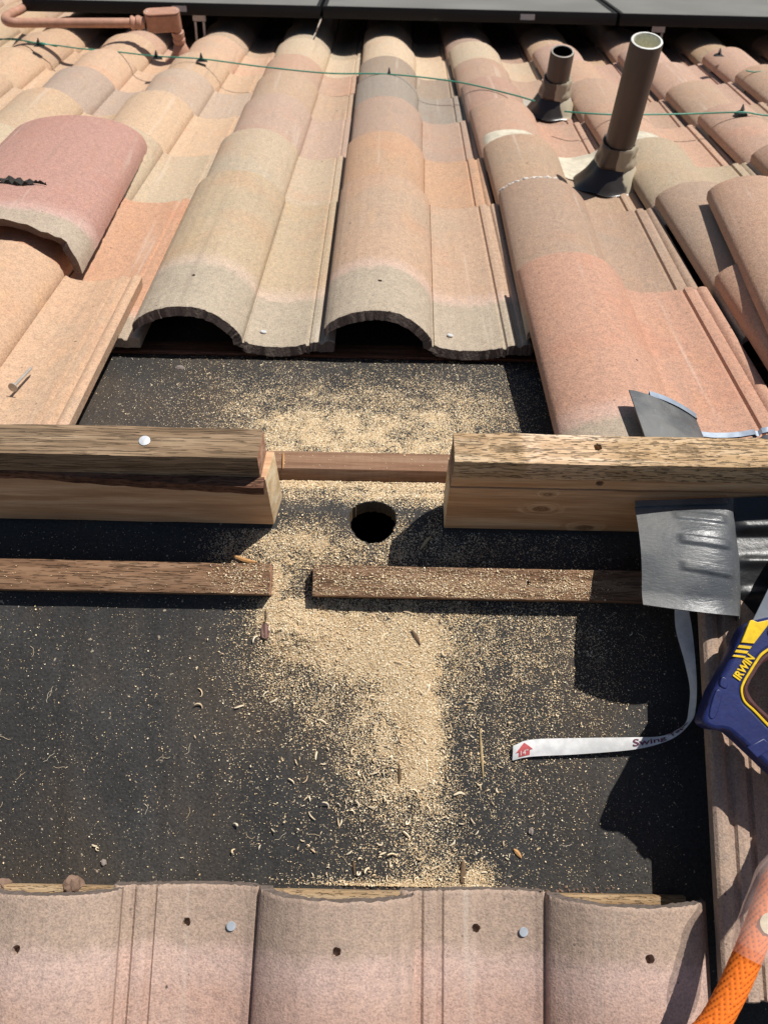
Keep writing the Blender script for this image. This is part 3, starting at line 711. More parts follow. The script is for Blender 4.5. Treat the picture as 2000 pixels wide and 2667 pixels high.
M['sealant'] = mat_simple('old_white_sealant', (.62, .58, .53), .5, .4, 0, .002, 120)
o, L = TL[(1, 2)]; w = world_of(o); pts = []
for i in range(60):
    t = .002+.098*i/59; pts.append(w @ Vector((t+.012*min(1, t/.157), L+.001+.0012*math.sin(i*.9), tile_profile_h(t)*1.05-.0015+.001*math.sin(i*.55))))
V, F = tube(pts, .003, 8, True, [.0026+.0011*math.sin(i*.8)+.0008*math.sin(i*2.1) for i in range(60)])
obj('sealant_bead', mesh_np('sealant_bead', V, F, M['sealant'], True), o)
cp = spline([on_far(838, 44, .150), on_far(829, 66, .135), on_far(822, 84, .115), on_far(811, 104, .100)], 16)
tag(obj('cord', mesh_np('cord', *tube(cp, .0022, 8), mat_simple('pale_cord', (.52, .44, .36), .7, .2))), 'thin pale cord hanging under the gap between the left and middle solar panels', 'cord')

# ------------------------------------------------------------------ painted conduit with its box
M['conduit'] = mat_simple('terracotta_painted_conduit', (.46, .245, .165), .5, .4, 0, .0004, 60)
M['conduit_dk'] = mat_simple('terracotta_painted_steel', (.40, .205, .135), .5, .4, 0, .0004, 90)
CB = on_far(440, 180, .02)
ct = thing('conduit', 'salmon painted conduit with an elbow box in front of the left solar panel', 'conduit', CB)
hc = .160
a = on_far(345, 58, hc); bnd = on_far(30, 58, hc); c0 = on_far(75, 12, hc)
p = [a + (bnd-a)*f for f in np.linspace(0, .93, 10)]
p += [on_far(24, 56, hc+.002), on_far(14, 49, hc+.002), on_far(22, 38, hc+.002), on_far(50, 25, hc), on_far(95, 5, hc-.012), far(*np.array([-1.07, 2.95]), hc-.02)]
V, F = tube(spline(p, 90), .0135, 20); obj('pipe', mesh_np('pipe', V, F, M['conduit'], True, 50), ct)
d = (a-bnd)/np.linalg.norm(a-bnd)
q = [a-d*.006+d*f for f in (0, .003, .009, .012, .016, .020, .023, .030, .033, .042)]; rr = [.0155, .020, .020, .017, .0165, .0205, .0205, .0205, .017, .0165]
V, F = tube(q, .02, 22, radii=rr); obj('connector', mesh_np('connector', V, F, M['conduit'], True, 30), ct)
bx0 = a+d*.036
u = np.array([0, 0, 1.0]); dh = np.array([d[0], d[1], 0]); dh /= np.linalg.norm(dh); sd = np.cross(u, dh)
def stadium(hl, r, n=10):
    o = []
    for k in range(n+1): t = -math.pi/2+math.pi*k/n; o.append((hl+r*math.cos(t), r*math.sin(t)))
    for k in range(n+1): t = math.pi/2+math.pi*k/n; o.append((-hl+r*math.cos(t), r*math.sin(t)))
    return o
def stad_body(hl, r, z0, z1, bev, cen, mat, nm, par):
    V = []; F = []; prof = [(-bev, z0), (0, z0+bev), (0, z1-bev), (-bev, z1)]; N = len(stadium(hl, r))
    for dr, z in prof:
        for (x, y) in stadium(hl, r+dr): V.append(cen+dh*x+sd*y+u*z)
    for j in range(3):
        for k in range(N): F.append((j*N+k, j*N+(k+1) % N, (j+1)*N+(k+1) % N, (j+1)*N+k))
    F += [tuple(range(N-1, -1, -1)), tuple(3*N+k for k in range(N))]
    return obj(nm, mesh_np(nm, V, F, mat, True, 40), par)
cen = bx0+dh*.058
stad_body(.034, .020, -.025, .030, .004, cen, M['conduit_dk'], 'elbow_box', ct)
lid = stad_body(.0345, .0205, .0305, .0345, .0015, cen, M['conduit'], 'lid', ct)
for sgn in (-1, 1):
    V, F = lathe([(0, .0013), (.003, .0011), (.0036, 0)], 12); obj('screw', mesh_np('screw', [cen+dh*sgn*.045+u*.0346+np.array(v) for v in V], F, M['rustnail']), lid)
dp = cen+dh*.038
CZ = far(0, far_xs(470, 175, .02)[1], .0)[2]
q = [dp+u*f for f in (-.02, -.030, -.032, -.044, -.047, -.052, -.055, -.064, -.067, -.086, -.13)]; rr = [.0135, .0135, .019, .019, .0165, .0165, .019, .019, .0155, .0150, .0150]
V, F = tube(q, .02, 20, radii=rr); obj('connector', mesh_np('connector', V, F, M['conduit'], True, 30), ct)
bs = dp-u*.125
prof = [(.0152, .055), (.0175, .054), (.026, .03), (.040, .008), (.060, -.004), (.075, -.010)]
V, F = lathe(prof, 36); V = [bs+np.array((v[0], v[1], v[2]-max(0, (.03-v[2])/.04)*v[1]*math.tan(TF)*.8)) for v in V]
obj('cone_flashing', mesh_np('cone_flashing', V, F, M['conduit'], True, 60), ct)

# ------------------------------------------------------------------ green wire on clips
M['green'] = mat_simple('green_wire', (.06, .31, .21), .4, .4); M['clip'] = mat_simple('black_clip', (.012, .012, .013), .4, .4)
def crest(k, s):   # top of the hump of column k
    for c, bt in enumerate(BUTT, 1):
        if s <= bt: break
    hd = .375 if c == 2 else .02 if c == 1 else BUTT[c-2]-.085
    return .0225+(.0225)*(s-hd)/(bt-hd)+.062
wpx = [(-60, 98, .108), (0, 100, .108), (60, 104, .108), (102, 112, .109), (150, 117, .104), (208, 125, .107), (300, 133, .102), (408, 145, .108), (525, 152, .109), (680, 172, .104), (850, 189, .104),
       (1013, 192, .109), (1190, 212, .103), (1330, 244, .100), (1392, 262, .098)]
M1 = [on_far(a_, b_, h_+.0055) for a_, b_, h_ in wpx]
w1 = tag(obj('wire', mesh_np('wire', *tube(spline(M1, 160), .0020, 8), M['green'])), 'green wire strung over the tile crests from the left edge to the short pipe', 'wire')
M2 = [on_far(a_, b_, h_+.0055) for a_, b_, h_ in [(1470, 289, .098), (1530, 294, .104), (1600, 297, .104), (1690, 297, .103), (1800, 295, .103), (1930, 291, .112), (1975, 297, .105), (2060, 306, .102)]]
w2 = tag(obj('wire', mesh_np('wire', *tube(spline(M2, 90), .0020, 8), M['green'])), 'green wire passing behind the tall pipe to the right edge', 'wire')
M3 = [on_far(a_, b_, h_+.0055) for a_, b_, h_ in [(1944, 183, .100), (1965, 186, .097), (1990, 184, .1), (2040, 176, .1), (2120, 182, .1)]]
w3 = tag(obj('wire', mesh_np('wire', *tube(spline(M3, 40), .0020, 8), M['green'])), 'short green wire end at the right edge near the solar panel', 'wire')
# second strand twisted round the first at the left
tw = [P + .0032*(math.cos(i*.35)*np.array([0, 0.5, .8])+math.sin(i*.35)*np.array([0, .8, -.5])) for i, P in enumerate(spline(M1, 160)[:46])]
w4 = tag(obj('wire', mesh_np('wire', *tube(tw, .0017, 8), M['green'])), 'second green strand twisted round the wire at the left', 'wire')
def clip(u_, v_, h, label):
    P = on_far(u_, v_, h+.005); bm = bmesh.new()
    prof = [(-.022, 0, 0), (.022, 0, 0), (.017, .012, .004), (.005, .004, .010), (.0015, .002, .024), (-.0015, .002, .024), (-.005, .004, .010), (-.017, .012, .004), (-.014, -.012, .003), (.014, -.012, .003)]
    vs = [bm.verts.new(P+FX[0]*x*.8+FX[1]*y+FX[2]*z) for x, y, z in prof]
    bmesh.ops.convex_hull(bm, input=vs[:4]+vs[6:10]); bmesh.ops.convex_hull(bm, input=[vs[3], vs[4], vs[5], vs[6]]+[bm.verts.new(P+FX[0]*x+FX[1]*-.006+FX[2]*.012) for x in (-.004, .004)])
    o = obj('wire_clip', bm_mesh('wire_clip', bm, M['clip'], False)); tag(o, label, 'clip', 'black clips holding the green wire'); return o
clip(102, 121, .100, 'black wire clip at the far left crest, next to the twisted strand')
clip(408, 154, .101, 'black wire clip next to the conduit cone')
clip(525, 160, .101, 'black wire clip on the mauve tile right of the conduit cone')
clip(1013, 200, .101, 'black wire clip on the grey tile in the middle')
clip(1930, 298, .104, 'black wire clip near the right edge, level with the tall pipe')
clip(1872, 146, .102, 'black wire clip at the foot of the right solar panel')

# ------------------------------------------------------------------ black flashings
def mat_flash():
    b = NB('dusty_black_plastic'); v = b.coord(); n = b.noise(b.coord((1, 1, 1)), 9, 5, .65); g = b.noise(v, 520, 2, .6); lth = b.noise(b.coord((70, 260, 260)), 1.6, 3, .6)
    c = b.mix(b.rng(n, .38, .66), (.072, .077, .083), (.155, .155, .150))
    c = b.mix(b.rng(g, .66, .72, 0, .5), c, (.35, .30, .21))
    return b.done(c, b.rng(n, .3, .7, .32, .50), b.bump(lth, .45, .0012), .5)
M['flash'] = mat_flash(); M['flash_clean'] = mat_simple('clean_black_plastic', (.014, .0145, .015), .38, .5, 0, .0008, 160)  # undusted black, darkened further to paint shade over the right pan
M['flash_edge'] = mat_simple('bluish_metal_edge', (.40, .46, .54), .35, .5, .5, .0004, 80)
def front_flash():
    """hump-shaped moulded sheet: hangs on the ridge board, flares out over the battens, lip and low pan to its right"""
    us = np.linspace(0, 1, 130); nv = 130; V = []; F = []
    x0t, x0b = .3308, .3290
    def hgt(u):      # cross profile (m): hump, lip, low ribbed pan
        x = u*.34
        if x < .060: return .010*math.sin(x/.060*math.pi/2)
        if x < .103: return .010-.020*(1-math.sqrt(max(0, 1-((x-.060)/.044)**2)))
        if x < .107: return -.006-.020*((x-.103)/.004)
        return -.026
    ribs = ((.11, .205), (.335, .43), (.57, .665))
    for j in range(nv):
        v = j/(nv-1)
        for u_ in us:
            x = u_*.34
            topP = np.array([.3308+x*.98, -.0215, .0665+x*.10])
            bs = .1085+.010*math.sin(min(1, x/.1)*math.pi*.5)*(x < .1)+(.012 if x >= .1 else 0)
            botP = near(.3290+x, bs, .090+.5*0)
            P = topP*(1-v)+botP*v
            bulge = .012*math.sin(v*math.pi)
            h = hgt(u_)*min(1, v*3.2)
            if x < .1:
                for r0, r1 in ribs:
                    e = .010
                    ww = max(0, min(1, (v-r0-.9*(x-.04))/.012))*max(0, min(1, (r1-v+.9*(x-.04))/.030))*max(0, min(1, (x-.037)/.0035))*max(0, min(1, (.093-x)/.004))
                    h += .0024*ww
                if v > .86: h += .006*((v-.86)/.14)**1.5
                if v < .06: h += .004
            else:
                for r0 in (.24, .52, .78): h += .0040*math.exp(-((v-r0)/.045)**2)*min(1, (x-.1)/.02)
            V.append(P+nN*(bulge+h))
    nx = len(us)
    for j in range(nv-1):
        for i in range(nx-1): a = j*nx+i; F.append((a, a+nx, a+nx+1, a+1))
    bm = bmesh.new(); me = mesh_np('t', V, F, M['flash']); bm.from_mesh(me); bpy.data.meshes.remove(me)
    for f in bm.faces: f.material_index = 1 if f.calc_center_median().x > .3308+.1045 else 0
    bmesh.ops.solidify(bm, geom=bm.faces[:], thickness=.0016)
    return bm_mesh('flashing', bm, [M['flash'], M['flash_clean']], True, 50)
tag(obj('flashing', front_flash()), 'dusty black moulded flashing hung on the front of the right ridge board', 'flashing')
def rear_flash():
    o, L = TL[(1, 1)]; w = world_of(o); V = []; F = []; nx, ny = 70, 12
    for j in range(ny+1):
        for i in range(nx+1):
            t = .078+.205*i/nx; y = -.015+(.100+.012*max(0, min(1, (t-.165)/.02)))*j/ny
            P = .296; kk = math.floor(t/P); tt = t-kk*P
            z = tile_profile_h(min(.289, max(0, tt)))
            z = max(z+.003, .075-.036*((t-.07)/.098)**2 if t < .168 else 0)+.006*max(0, 1-(t-.078)/.05)+.004*(j/ny)
            for r0, r1 in ((.30, .42), (.62, .74)):
                z += .0025*(r0 < j/ny < r1)*(.10 < t < .15)
            V.append(w @ Vector((t, y, z)))
    for j in range(ny):
        for i in range(nx): a = j*(nx+1)+i; F.append((a, a+1, a+nx+2, a+nx+1))
    bm = bmesh.new(); me = mesh_np('t', V, F, M['flash']); bm.from_mesh(me); bpy.data.meshes.remove(me)
    for f in bm.faces:
        f.normal_update()
    bmesh.ops.solidify(bm, geom=bm.faces[:], thickness=.0016)
    bm.faces.ensure_lookup_table()
    return bm_mesh('flashing', bm, [M['flash'], M['flash_edge']], True, 50)
rf = tag(obj('flashing', rear_flash()), 'black curved flashing behind the right ridge board, lying on the red tile', 'flashing')
# bent bluish metal edge strip along its far side
o, L = TL[(1, 1)]; w = world_of(o); V = []; F = []; n = 60
for i in range(n+1):
    t = .105+.178*i/n; P = .296; tt = t-math.floor(t/P)*P; z = max(tile_profile_h(min(.289, max(0, tt))), .070-.036*((t-.07)/.098)**2 if t < .168 else 0)
    y = .086+.012*max(0, min(1, (t-.165)/.02))
    for dy, dz in ((0, .0105), (.008, .0125), (.0085, .004), (.0065, .0035)): V.append(w @ Vector((t, y+dy, z+dz)))
for i in range(n):
    for k in range(3): F.append((i*4+k, i*4+k+1, i*4+k+5, i*4+k+4))
obj('edge_strip', mesh_np('edge_strip', V, F, M['flash_edge'], True, 30), rf)

# ------------------------------------------------------------------ hand saw on the right tile
M['blue'] = mat_simple('navy_plastic', (.014, .022, .105), .42, .45, 0, .0005, 160)
M['yellow'] = mat_simple('yellow_plastic', (.80, .52, .012), .42, .4); M['maroon'] = mat_simple('brown_rubber_grip', (.085, .032, .030), .6, .3, 0, .0008, 180)
M['blade'] = mat_simple('dull_saw_steel', (.20, .22, .25), .42, .5, .6, .0003, 60); M['bolt'] = mat_simple('chrome_bolt', (.6, .62, .66), .3, .5, .9)
HS = .118                                        # height of the saw's middle above the near slope
SX = on_near(1960, 1780, HS)
def L2(u_, v_): 
    P = on_near(u_, v_, HS)-SX; return (float(P@NX[0]), float(P@NX[1]))
MS = frame_mat(SX, *NX)
def flat(name, outer, holes, z0, z1, bev, mat, parent, smooth=0):
    cu = bpy.data.curves.new(name, 'CURVE'); cu.dimensions = '2D'; cu.fill_mode = 'BOTH'
    cu.extrude = max(1e-5, (z1-z0)/2-bev); cu.bevel_depth = bev; cu.bevel_resolution = 2; cu.offset = -bev
    for lp in [outer]+list(holes):
        sp = cu.splines.new('POLY'); sp.points.add(len(lp)-1); sp.use_cyclic_u = True
        for q, (x, y) in zip(sp.points, lp): q.co = (x, y, 0, 1)
    co = bpy.data.objects.new('tmp', cu); COL.objects.link(co); bpy.context.view_layer.update()
    dg = bpy.context.evaluated_depsgraph_get(); me = bpy.data.meshes.new_from_object(co.evaluated_get(dg), depsgraph=dg)
    bpy.data.objects.remove(co); me.materials.clear(); me.materials.append(mat); me.shade_smooth(); me.set_sharp_from_angle(angle=math.radians(30))
    me.transform(Matrix.Translation((0, 0, (z0+z1)/2))); me.transform(MS)
    return obj(name, me, parent)
def smooth_loop(pts, n=6):
    P = np.array(pts, float); out = []; m = len(P)
    for i in range(m):
        a, b_, c, d_ = P[i-1], P[i], P[(i+1) % m], P[(i+2) % m]
        for j in range(n):
            f = j/n; out.append(tuple(0.5*((2*b_)+(-a+c)*f+(2*a-5*b_+4*c-d_)*f*f+(-a+3*b_-3*c+d_)*f**3)))
    return out
saw = thing('hand_saw', 'blue and yellow hand saw with a brown grip lying on the right tile', 'hand saw', SX)
outer_px = [(1938, 1628), (1909, 1672), (1890, 1713), (1872, 1749), (1857, 1776), (1844, 1799), (1830, 1838), (1818, 1873), (1823, 1890), (1847, 1901), (1879, 1904), (1906, 1924), (1931, 1947), (1969, 1983), (2000, 2012), (2050, 2046),
            (2110, 2062), (2160, 2050), (2195, 2010), (2205, 1950), (2196, 1880), (2184, 1800), (2166, 1720), (2130, 1660), (2075, 1622), (2010, 1606)]
hole_px = [(2000, 1716), (1972, 1733), (1953, 1757), (1938, 1790), (1940, 1806), (1956, 1830), (1985, 1858), (2020, 1890), (2060, 1925), (2090, 1935), (2108, 1905), (2108, 1840), (2095, 1770), (2065, 1725), (2030, 1710)]
yel_px = [(2000, 1683), (1967, 1702), (1950, 1724), (1934, 1750), (1919, 1776), (1913, 1799), (1921, 1828), (1947, 1854), (1975, 1884), (2000, 1909), (2045, 1950), (2095, 1968), (2135, 1935), (2138, 1840), (2120, 1760), (2085, 1700), (2040, 1678)]
yin_px = [(2001, 1690), (1971, 1708), (1955, 1729), (1940, 1753), (1925, 1779), (1919, 1799), (1926, 1825), (1951, 1849), (1979, 1878), (2004, 1902), (2046, 1942), (2092, 1959), (2128, 1930), (2131, 1841), (2114, 1764), (2081, 1706), (2040, 1685)]
lp = lambda px, n=5: smooth_loop([L2(*q) for q in px], n)
flat('handle', lp(outer_px), [lp(yin_px)], -.014, .014, .005, M['blue'], saw)
flat('grip', lp(yin_px), [lp(hole_px)], -.0125, .0125, .004, M['maroon'], saw)
flat('trim', lp(yel_px), [lp(yin_px)], .0125, .0150, .0006, M['yellow'], saw)
rim = [(1940, 1624), (1936, 1630), (1909, 1672), (1898, 1694), (1889, 1713), (1872, 1749), (1857, 1776)]
# blade: broad trapezoid running up to the right and out of the picture
flat('blade', [L2(1957, 1622), L2(2003, 1528), L2(2330, 940), L2(2420, 980), L2(2180, 1640), L2(2060, 1660), L2(1968, 1640)], [], -.0006, .0006, .0001, M['blade'], saw)
flat('collar', [L2(1937, 1620), L2(1943, 1618), L2(1957, 1624), L2(1984, 1618), L2(2012, 1606), L2(2030, 1600), L2(2030, 1612), L2(1985, 1629), L2(1947, 1679), L2(1914, 1676)], [], .0125, .0156, .0005, M['yellow'], saw)
for q in (((1910, 1682), (1942, 1686), (1937, 1693), (1905, 1689)), ((1902, 1694), (1933, 1698), (1929, 1705), (1898, 1701)), ((1896, 1707), (1926, 1711), (1923, 1716), (1892, 1712))):
    flat('stripe', [L2(*z) for z in q], [], .0130, .0152, .0003, M['yellow'], saw)
flat('rib', smooth_loop([L2(*q) for q in ((1866, 1764), (1880, 1772), (1877, 1794), (1860, 1786))], 3), [], .009, .0150, .001, M['blue'], saw)
flat('rib', smooth_loop([L2(*q) for q in ((1851, 1798), (1866, 1811), (1849, 1868), (1832, 1862))], 3), [], .009, .0150, .001, M['blue'], saw)
flat('ridge', [L2(*q) for q in ((1930, 1945), (1973, 1922), (1998, 1946), (1956, 1972))], [], .0110, .0146, .0008, M['blue'], saw)
V, F = lathe([(0, .0035), (.006, .003), (.0075, .0015), (.008, 0)], 24)
obj('bolt', mesh_np('bolt', [MS @ Vector((L2(2003, 1647)[0]+v[0], L2(2003, 1647)[1]+v[1], .0142+v[2])) for v in V], F, M['bolt']), saw)
def text_mesh(s, size, bold=0.0, extrude=.0002):
    cu = bpy.data.curves.new('txt', 'FONT'); cu.body = s; cu.size = size; cu.align_x = 'CENTER'; cu.align_y = 'CENTER'; cu.extrude = extrude; cu.offset = bold
    co = bpy.data.objects.new('txt', cu); COL.objects.link(co); bpy.context.view_layer.update()
    dg = bpy.context.evaluated_depsgraph_get(); me = bpy.data.meshes.new_from_object(co.evaluated_get(dg), depsgraph=dg); bpy.data.objects.remove(co)
    return me
me = text_mesh('IRWIN', .0108, .00035, .0006); me.materials.clear(); me.materials.append(M['yellow'])
c0, c1 = np.array(L2(1907, 1770)), np.array(L2(1946, 1712)); dd = c1-c0; ln = np.linalg.norm(dd); dd /= ln; mid = (c0+c1)/2+np.array((-.0015, .0005))
w_ = max(v.co.x for v in me.vertices)-min(v.co.x for v in me.vertices); k = ln/w_
for v in me.vertices:
    x, y = v.co.x*k, v.co.y*1.02; v.co = MS @ Vector((mid[0]+dd[0]*x-dd[1]*y, mid[1]+dd[1]*x+dd[0]*y, .0146+v.co.z))
obj('lettering', me, saw)

# ------------------------------------------------------------------ swing tape
M['tape'] = mat_simple('white_vinyl_tape', (.74, .73, .71), .5, .4, 0, .0003, 120); M['ink'] = mat_simple('purple_ink', (.16, .05, .09), .6, .3); M['redink'] = mat_simple('red_ink', (.52, .10, .10), .6, .3)
Lp = [(1748, 1480, .075), (1756, 1573, .058), (1760, 1641, .046), (1783, 1725, .036), (1797, 1792, .030), (1794, 1847, .024), (1785, 1885, .018), (1756, 1906, .014), (1718, 1919, .0115), (1646, 1921, .0095), (1502, 1923, .0065), (1384, 1927, .0045), (1336, 1943, .0060)]
Rp = [(1784, 1480, .075), (1791, 1573, .058), (1802, 1641, .046), (1811, 1725, .040), (1815, 1792, .036), (1812, 1843, .030), (1802, 1877, .023), (1768, 1914, .0185), (1722, 1936, .0130), (1646, 1953, .0085), (1502, 1965, .0055), (1384, 1971, .0040), (1334, 1981, .0020)]
NT = 200; Ls = spline([on_near(*q) for q in Lp], NT); Rs = spline([on_near(*q) for q in Rp], NT)
V = []; F = []; nw = 6
for i in range(NT):
    for j in range(nw+1):
        f = j/nw; V.append(Ls[i]*(1-f)+Rs[i]*f+nN*(.0006*math.sin(f*math.pi)))
for i in range(NT-1):
    for j in range(nw): a = i*(nw+1)+j; F.append((a, a+1, a+nw+2, a+nw+1))
bm = bmesh.new(); tm = mesh_np('t', V, F, M['tape']); bm.from_mesh(tm); bpy.data.meshes.remove(tm); bmesh.ops.solidify(bm, geom=bm.faces[:], thickness=.0006)
tape = tag(obj('tape', bm_mesh('tape', bm, M['tape'], True, 50)), 'white printed vinyl tape curling out from under the black flashing', 'tape')
arc = np.concatenate([[0], np.cumsum(np.linalg.norm(np.diff((Ls+Rs)/2, axis=0), axis=1))])
def on_tape(l, f, dz):
    i = np.interp(l, arc, np.arange(NT)); i0 = int(min(NT-2, math.floor(i))); g = i-i0
    a = Ls[i0]*(1-g)+Ls[i0+1]*g; c = Rs[i0]*(1-g)+Rs[i0+1]*g; tdir = (Ls[i0+1]-Ls[i0]+Rs[i0+1]-Rs[i0]); n = np.cross(c-a, tdir); n /= np.linalg.norm(n)
    if n@nN < 0: n = -n
    return a*(1-f)+c*f+n*(dz+.0006*math.sin(f*math.pi))
def arc_at(u_, v_):
    P = on_near(u_, v_, .01); j = np.argmin([np.linalg.norm((a+c)/2-P) for a, c in zip(Ls, Rs)]); return arc[j]
def print_on(s, l0, l1, f0, hgt, mat, bold=.0):
    """text read left to right while the tape runs right to left: reversed arc, top edge = Ls"""
    me = text_mesh(s, 1.0, bold, .0); xs = [v.co.x for v in me.vertices]; ys = [v.co.y for v in me.vertices]; x0, x1, y0, y1 = min(xs), max(xs), min(ys), max(ys); cy = .5*(y0+y1)
    for v in me.vertices:
        l = l0+(l1-l0)*(v.co.x-x0)/(x1-x0); f = f0-(v.co.y-cy)/(y1-y0)*hgt
        v.co = on_tape(l, f, .0013)
    me.materials.clear(); me.materials.append(mat); return obj('lettering', me, tape)
bm_ = None
print_on('Swing', arc_at(1648, 1936), arc_at(1734, 1926), .52, .80, M['ink'], .016)
print_on('Tape', arc_at(1744, 1921), arc_at(1793, 1880), .50, .85, M['ink'], .016)
ar = []; l0 = arc_at(1345, 1960); l1 = arc_at(1388, 1955)
AV = [(0.0, .55), (.5, .04), (1.0, .55), (.80, .55), (.80, .86), (.20, .86), (.20, .55)]
V = []
n_ = 10; grid = []
def arrow_pt(x, f): return on_tape(l0+(l1-l0)*x, f, .0010)
V = []; F = []
for j in range(9):
    f = .10+.45*j/8; hw = .5*(f-.10)/.45+.02
    V += [arrow_pt(.5-hw, f), arrow_pt(.5+hw, f)]
for j in range(8): F.append((2*j, 2*j+1, 2*j+3, 2*j+2))
k0 = len(V)
for j in range(5): f = .55+.33*j/4; V += [arrow_pt(.18, f), arrow_pt(.84, f)]
for j in range(4): F.append((k0+2*j, k0+2*j+1, k0+2*j+3, k0+2*j+2))
obj('arrow', mesh_np('arrow', V, F, M['redink'], False), tape)
print_on('14"', l0+(l1-l0)*.30, l0+(l1-l0)*.74, .66, .30, M['tape'], .0)

# ------------------------------------------------------------------ orange rope in its clear sleeve
def mat_rope():
    b = NB('orange_braided_rope'); at = b.n('ShaderNodeTexCoord'); mp = b.n('ShaderNodeMapping'); b.set(mp.inputs['Vector'], at.outputs['UV']); mp.inputs['Scale'].default_value = (1, 1, 1)
    w1 = b.n('ShaderNodeTexWave'); b.set(w1.inputs['Vector'], mp.outputs[0]); w1.inputs['Scale'].default_value = 1.0; w1.bands_direction = 'DIAGONAL'
    f = b.noise(b.coord(), 500, 3); al = b.attr('braid')
    c = b.mix(b.rng(al, .1, .8), (.34, .055, .006), (.86, .19, .018)); c = b.mix(b.rng(f, .68, .74, 0, .6), c, (.85, .6, .4))
    return b.done(c, .75, b.bump(al, .4, .0008), .25)
M['rope'] = mat_rope()
b = NB('clear_heat_shrink'); b.done((.92, .72, .62), .16, None, .5); b.b.inputs['Alpha'].default_value = .26; M['sleeve'] = b.m
M['label'] = mat_simple('cream_label', (.80, .72, .50), .6, .3)
rp = [(1770, 2760, .147), (1850, 2680, .147), (1900, 2595, .147), (1937, 2515, .147), (1968, 2440, .147), (1996, 2365, .148), (2026, 2292, .149), (2070, 2235, .150), (2122, 2180, .150), (2184, 2058, .152), (2250, 1940, .154), (2330, 1830, .155)]
rpath = spline([on_near(*q) for q in rp], 330)
def braided(path, r):
    V = []; F = []; br = []; seg = 40; n = len(path); prev = None; s = 0
    for i in range(n):
        d = path[min(i+1, n-1)]-path[max(i-1, 0)]; d /= np.linalg.norm(d)
        a = np.cross(d, nN) if prev is None else prev-d*(prev@d); a /= np.linalg.norm(a); prev = a; b2 = np.cross(d, a)
        if i: s += np.linalg.norm(path[i]-path[i-1])
        for k in range(seg):
            t = 2*math.pi*k/seg; z = s/.0082
            w = abs(math.sin(t*5+z*math.pi*.5))*abs(math.cos(t*5-z*math.pi*.5)); w2 = abs(math.sin(z*2.6+5.5*abs(((t*4/math.pi) % 2)-1)))**.7
            br.append(w2); V.append(path[i]+(r*(.93+.07*w2))*(math.cos(t)*a+math.sin(t)*b2))
    for i in range(n-1):
        for k in range(seg): F.append((i*seg+k, i*seg+(k+1) % seg, (i+1)*seg+(k+1) % seg, (i+1)*seg+k))
    return mesh_np('rope', V, F, M['rope'], True, attrs={'braid': br})
rope = thing('rope', 'orange braided rope with a clear plastic sleeve, blurred at the lower right', 'rope', rpath[120])
obj('strand', braided(rpath, .0128), rope)
i0, i1 = 98, 222; sp_ = rpath[i0:i1]; rad = [.0146+.0022*min(1, j/10)+.0006*math.sin(j*.17)+(.0022*math.exp(-((j-25)/12)**2)) for j in range(len(sp_))]
off = [P+nN*.0015-np.array([.0035, 0, 0])*min(1, j/60) for j, P in enumerate(sp_)]
V, F = tube(off, .0155, 28, False, rad); obj('sleeve', mesh_np('sleeve', V, F, M['sleeve'], True), rope)
lb = rpath[128:150]; V = []; F = []
for j, P in enumerate(lb):
    d = lb[min(j+1, len(lb)-1)]-lb[max(j-1, 0)]; d /= np.linalg.norm(d); a = np.cross(d, nN); a /= np.linalg.norm(a); b2 = np.cross(a, d)
    ww = .95*math.sqrt(max(0, 1-((j-10.5)/11.5)**2))
    for k in range(7):
        t = math.pi/2+ww*(k-3)/3*.8-.25; V.append(P+.0150*(math.cos(t)*a+math.sin(t)*b2))
for j in range(len(lb)-1):
    for k in range(6): F.append((j*7+k, j*7+k+1, j*7+k+8, j*7+k+7))
obj('label_patch', mesh_np('label_patch', V, F, M['label'], True), rope)

# ------------------------------------------------------------------ loose bits
P = on_far(35, 1018, .0410); Q = on_far(88, 966, .0400); d = Q-P; d /= np.linalg.norm(d)
n1 = nF-d*(nF@d); n1 /= np.linalg.norm(n1); s1 = np.cross(n1, d)
bm_nail = [(0.0, 0.0), (.0060, 0.0), (.0062, .0008), (.0060, .0014), (.0021, .0018), (.0019, .004), (.0019, .050), (.0012, .054), (.0001, .058)]
V, F = lathe(bm_nail, 18); mwN = frame_mat(P+nF*.0050, s1, n1, d) @ Matrix.Rotation(-.03, 4, 'X')
tag(obj('loose_nail', mesh_np('loose_nail', V, F, M['rustnail'], True, 40), None, mw=mwN), 'loose roofing nail lying on the ochre tile at the left', 'nail')

def lump(name, P, r, seed, mat, label, cat, n=nN, flat_=.7, group=None):
    bm = bmesh.new(); bmesh.ops.create_icosphere(bm, subdivisions=3, radius=1)
    for v in bm.verts:
        q = v.co.copy(); k = 1+.42*mnoise.noise(q*1.1+Vector((seed, 0, 0)))+.22*mnoise.noise(q*3.1+Vector((seed, 3, 0)))
        v.co = Vector((q.x*k*r[0], q.y*k*r[1], q.z*k*r[2]))
    mw = frame_mat(P+n*r[2]*flat_, *NX); o = obj(name, bm_mesh(name, bm, mat, True, 32), None, mw=mw); o.color = (.3, .2, .15, 1)
    return tag(o, label, cat, group)
M['mortar'] = mat_simple('crumbly_mortar', (.25, .165, .12), .95, .1, 0, .002, 160); M['mortar2'] = mat_simple('grey_pebble', (.30, .25, .22), .95, .1, 0, .001, 160)
lump('mortar_lump', on_near(200, 2306, .0), (.0105, .0105, .0095), 3, M['mortar'], 'largest brown mortar lump above the left foreground tile', 'mortar lump')
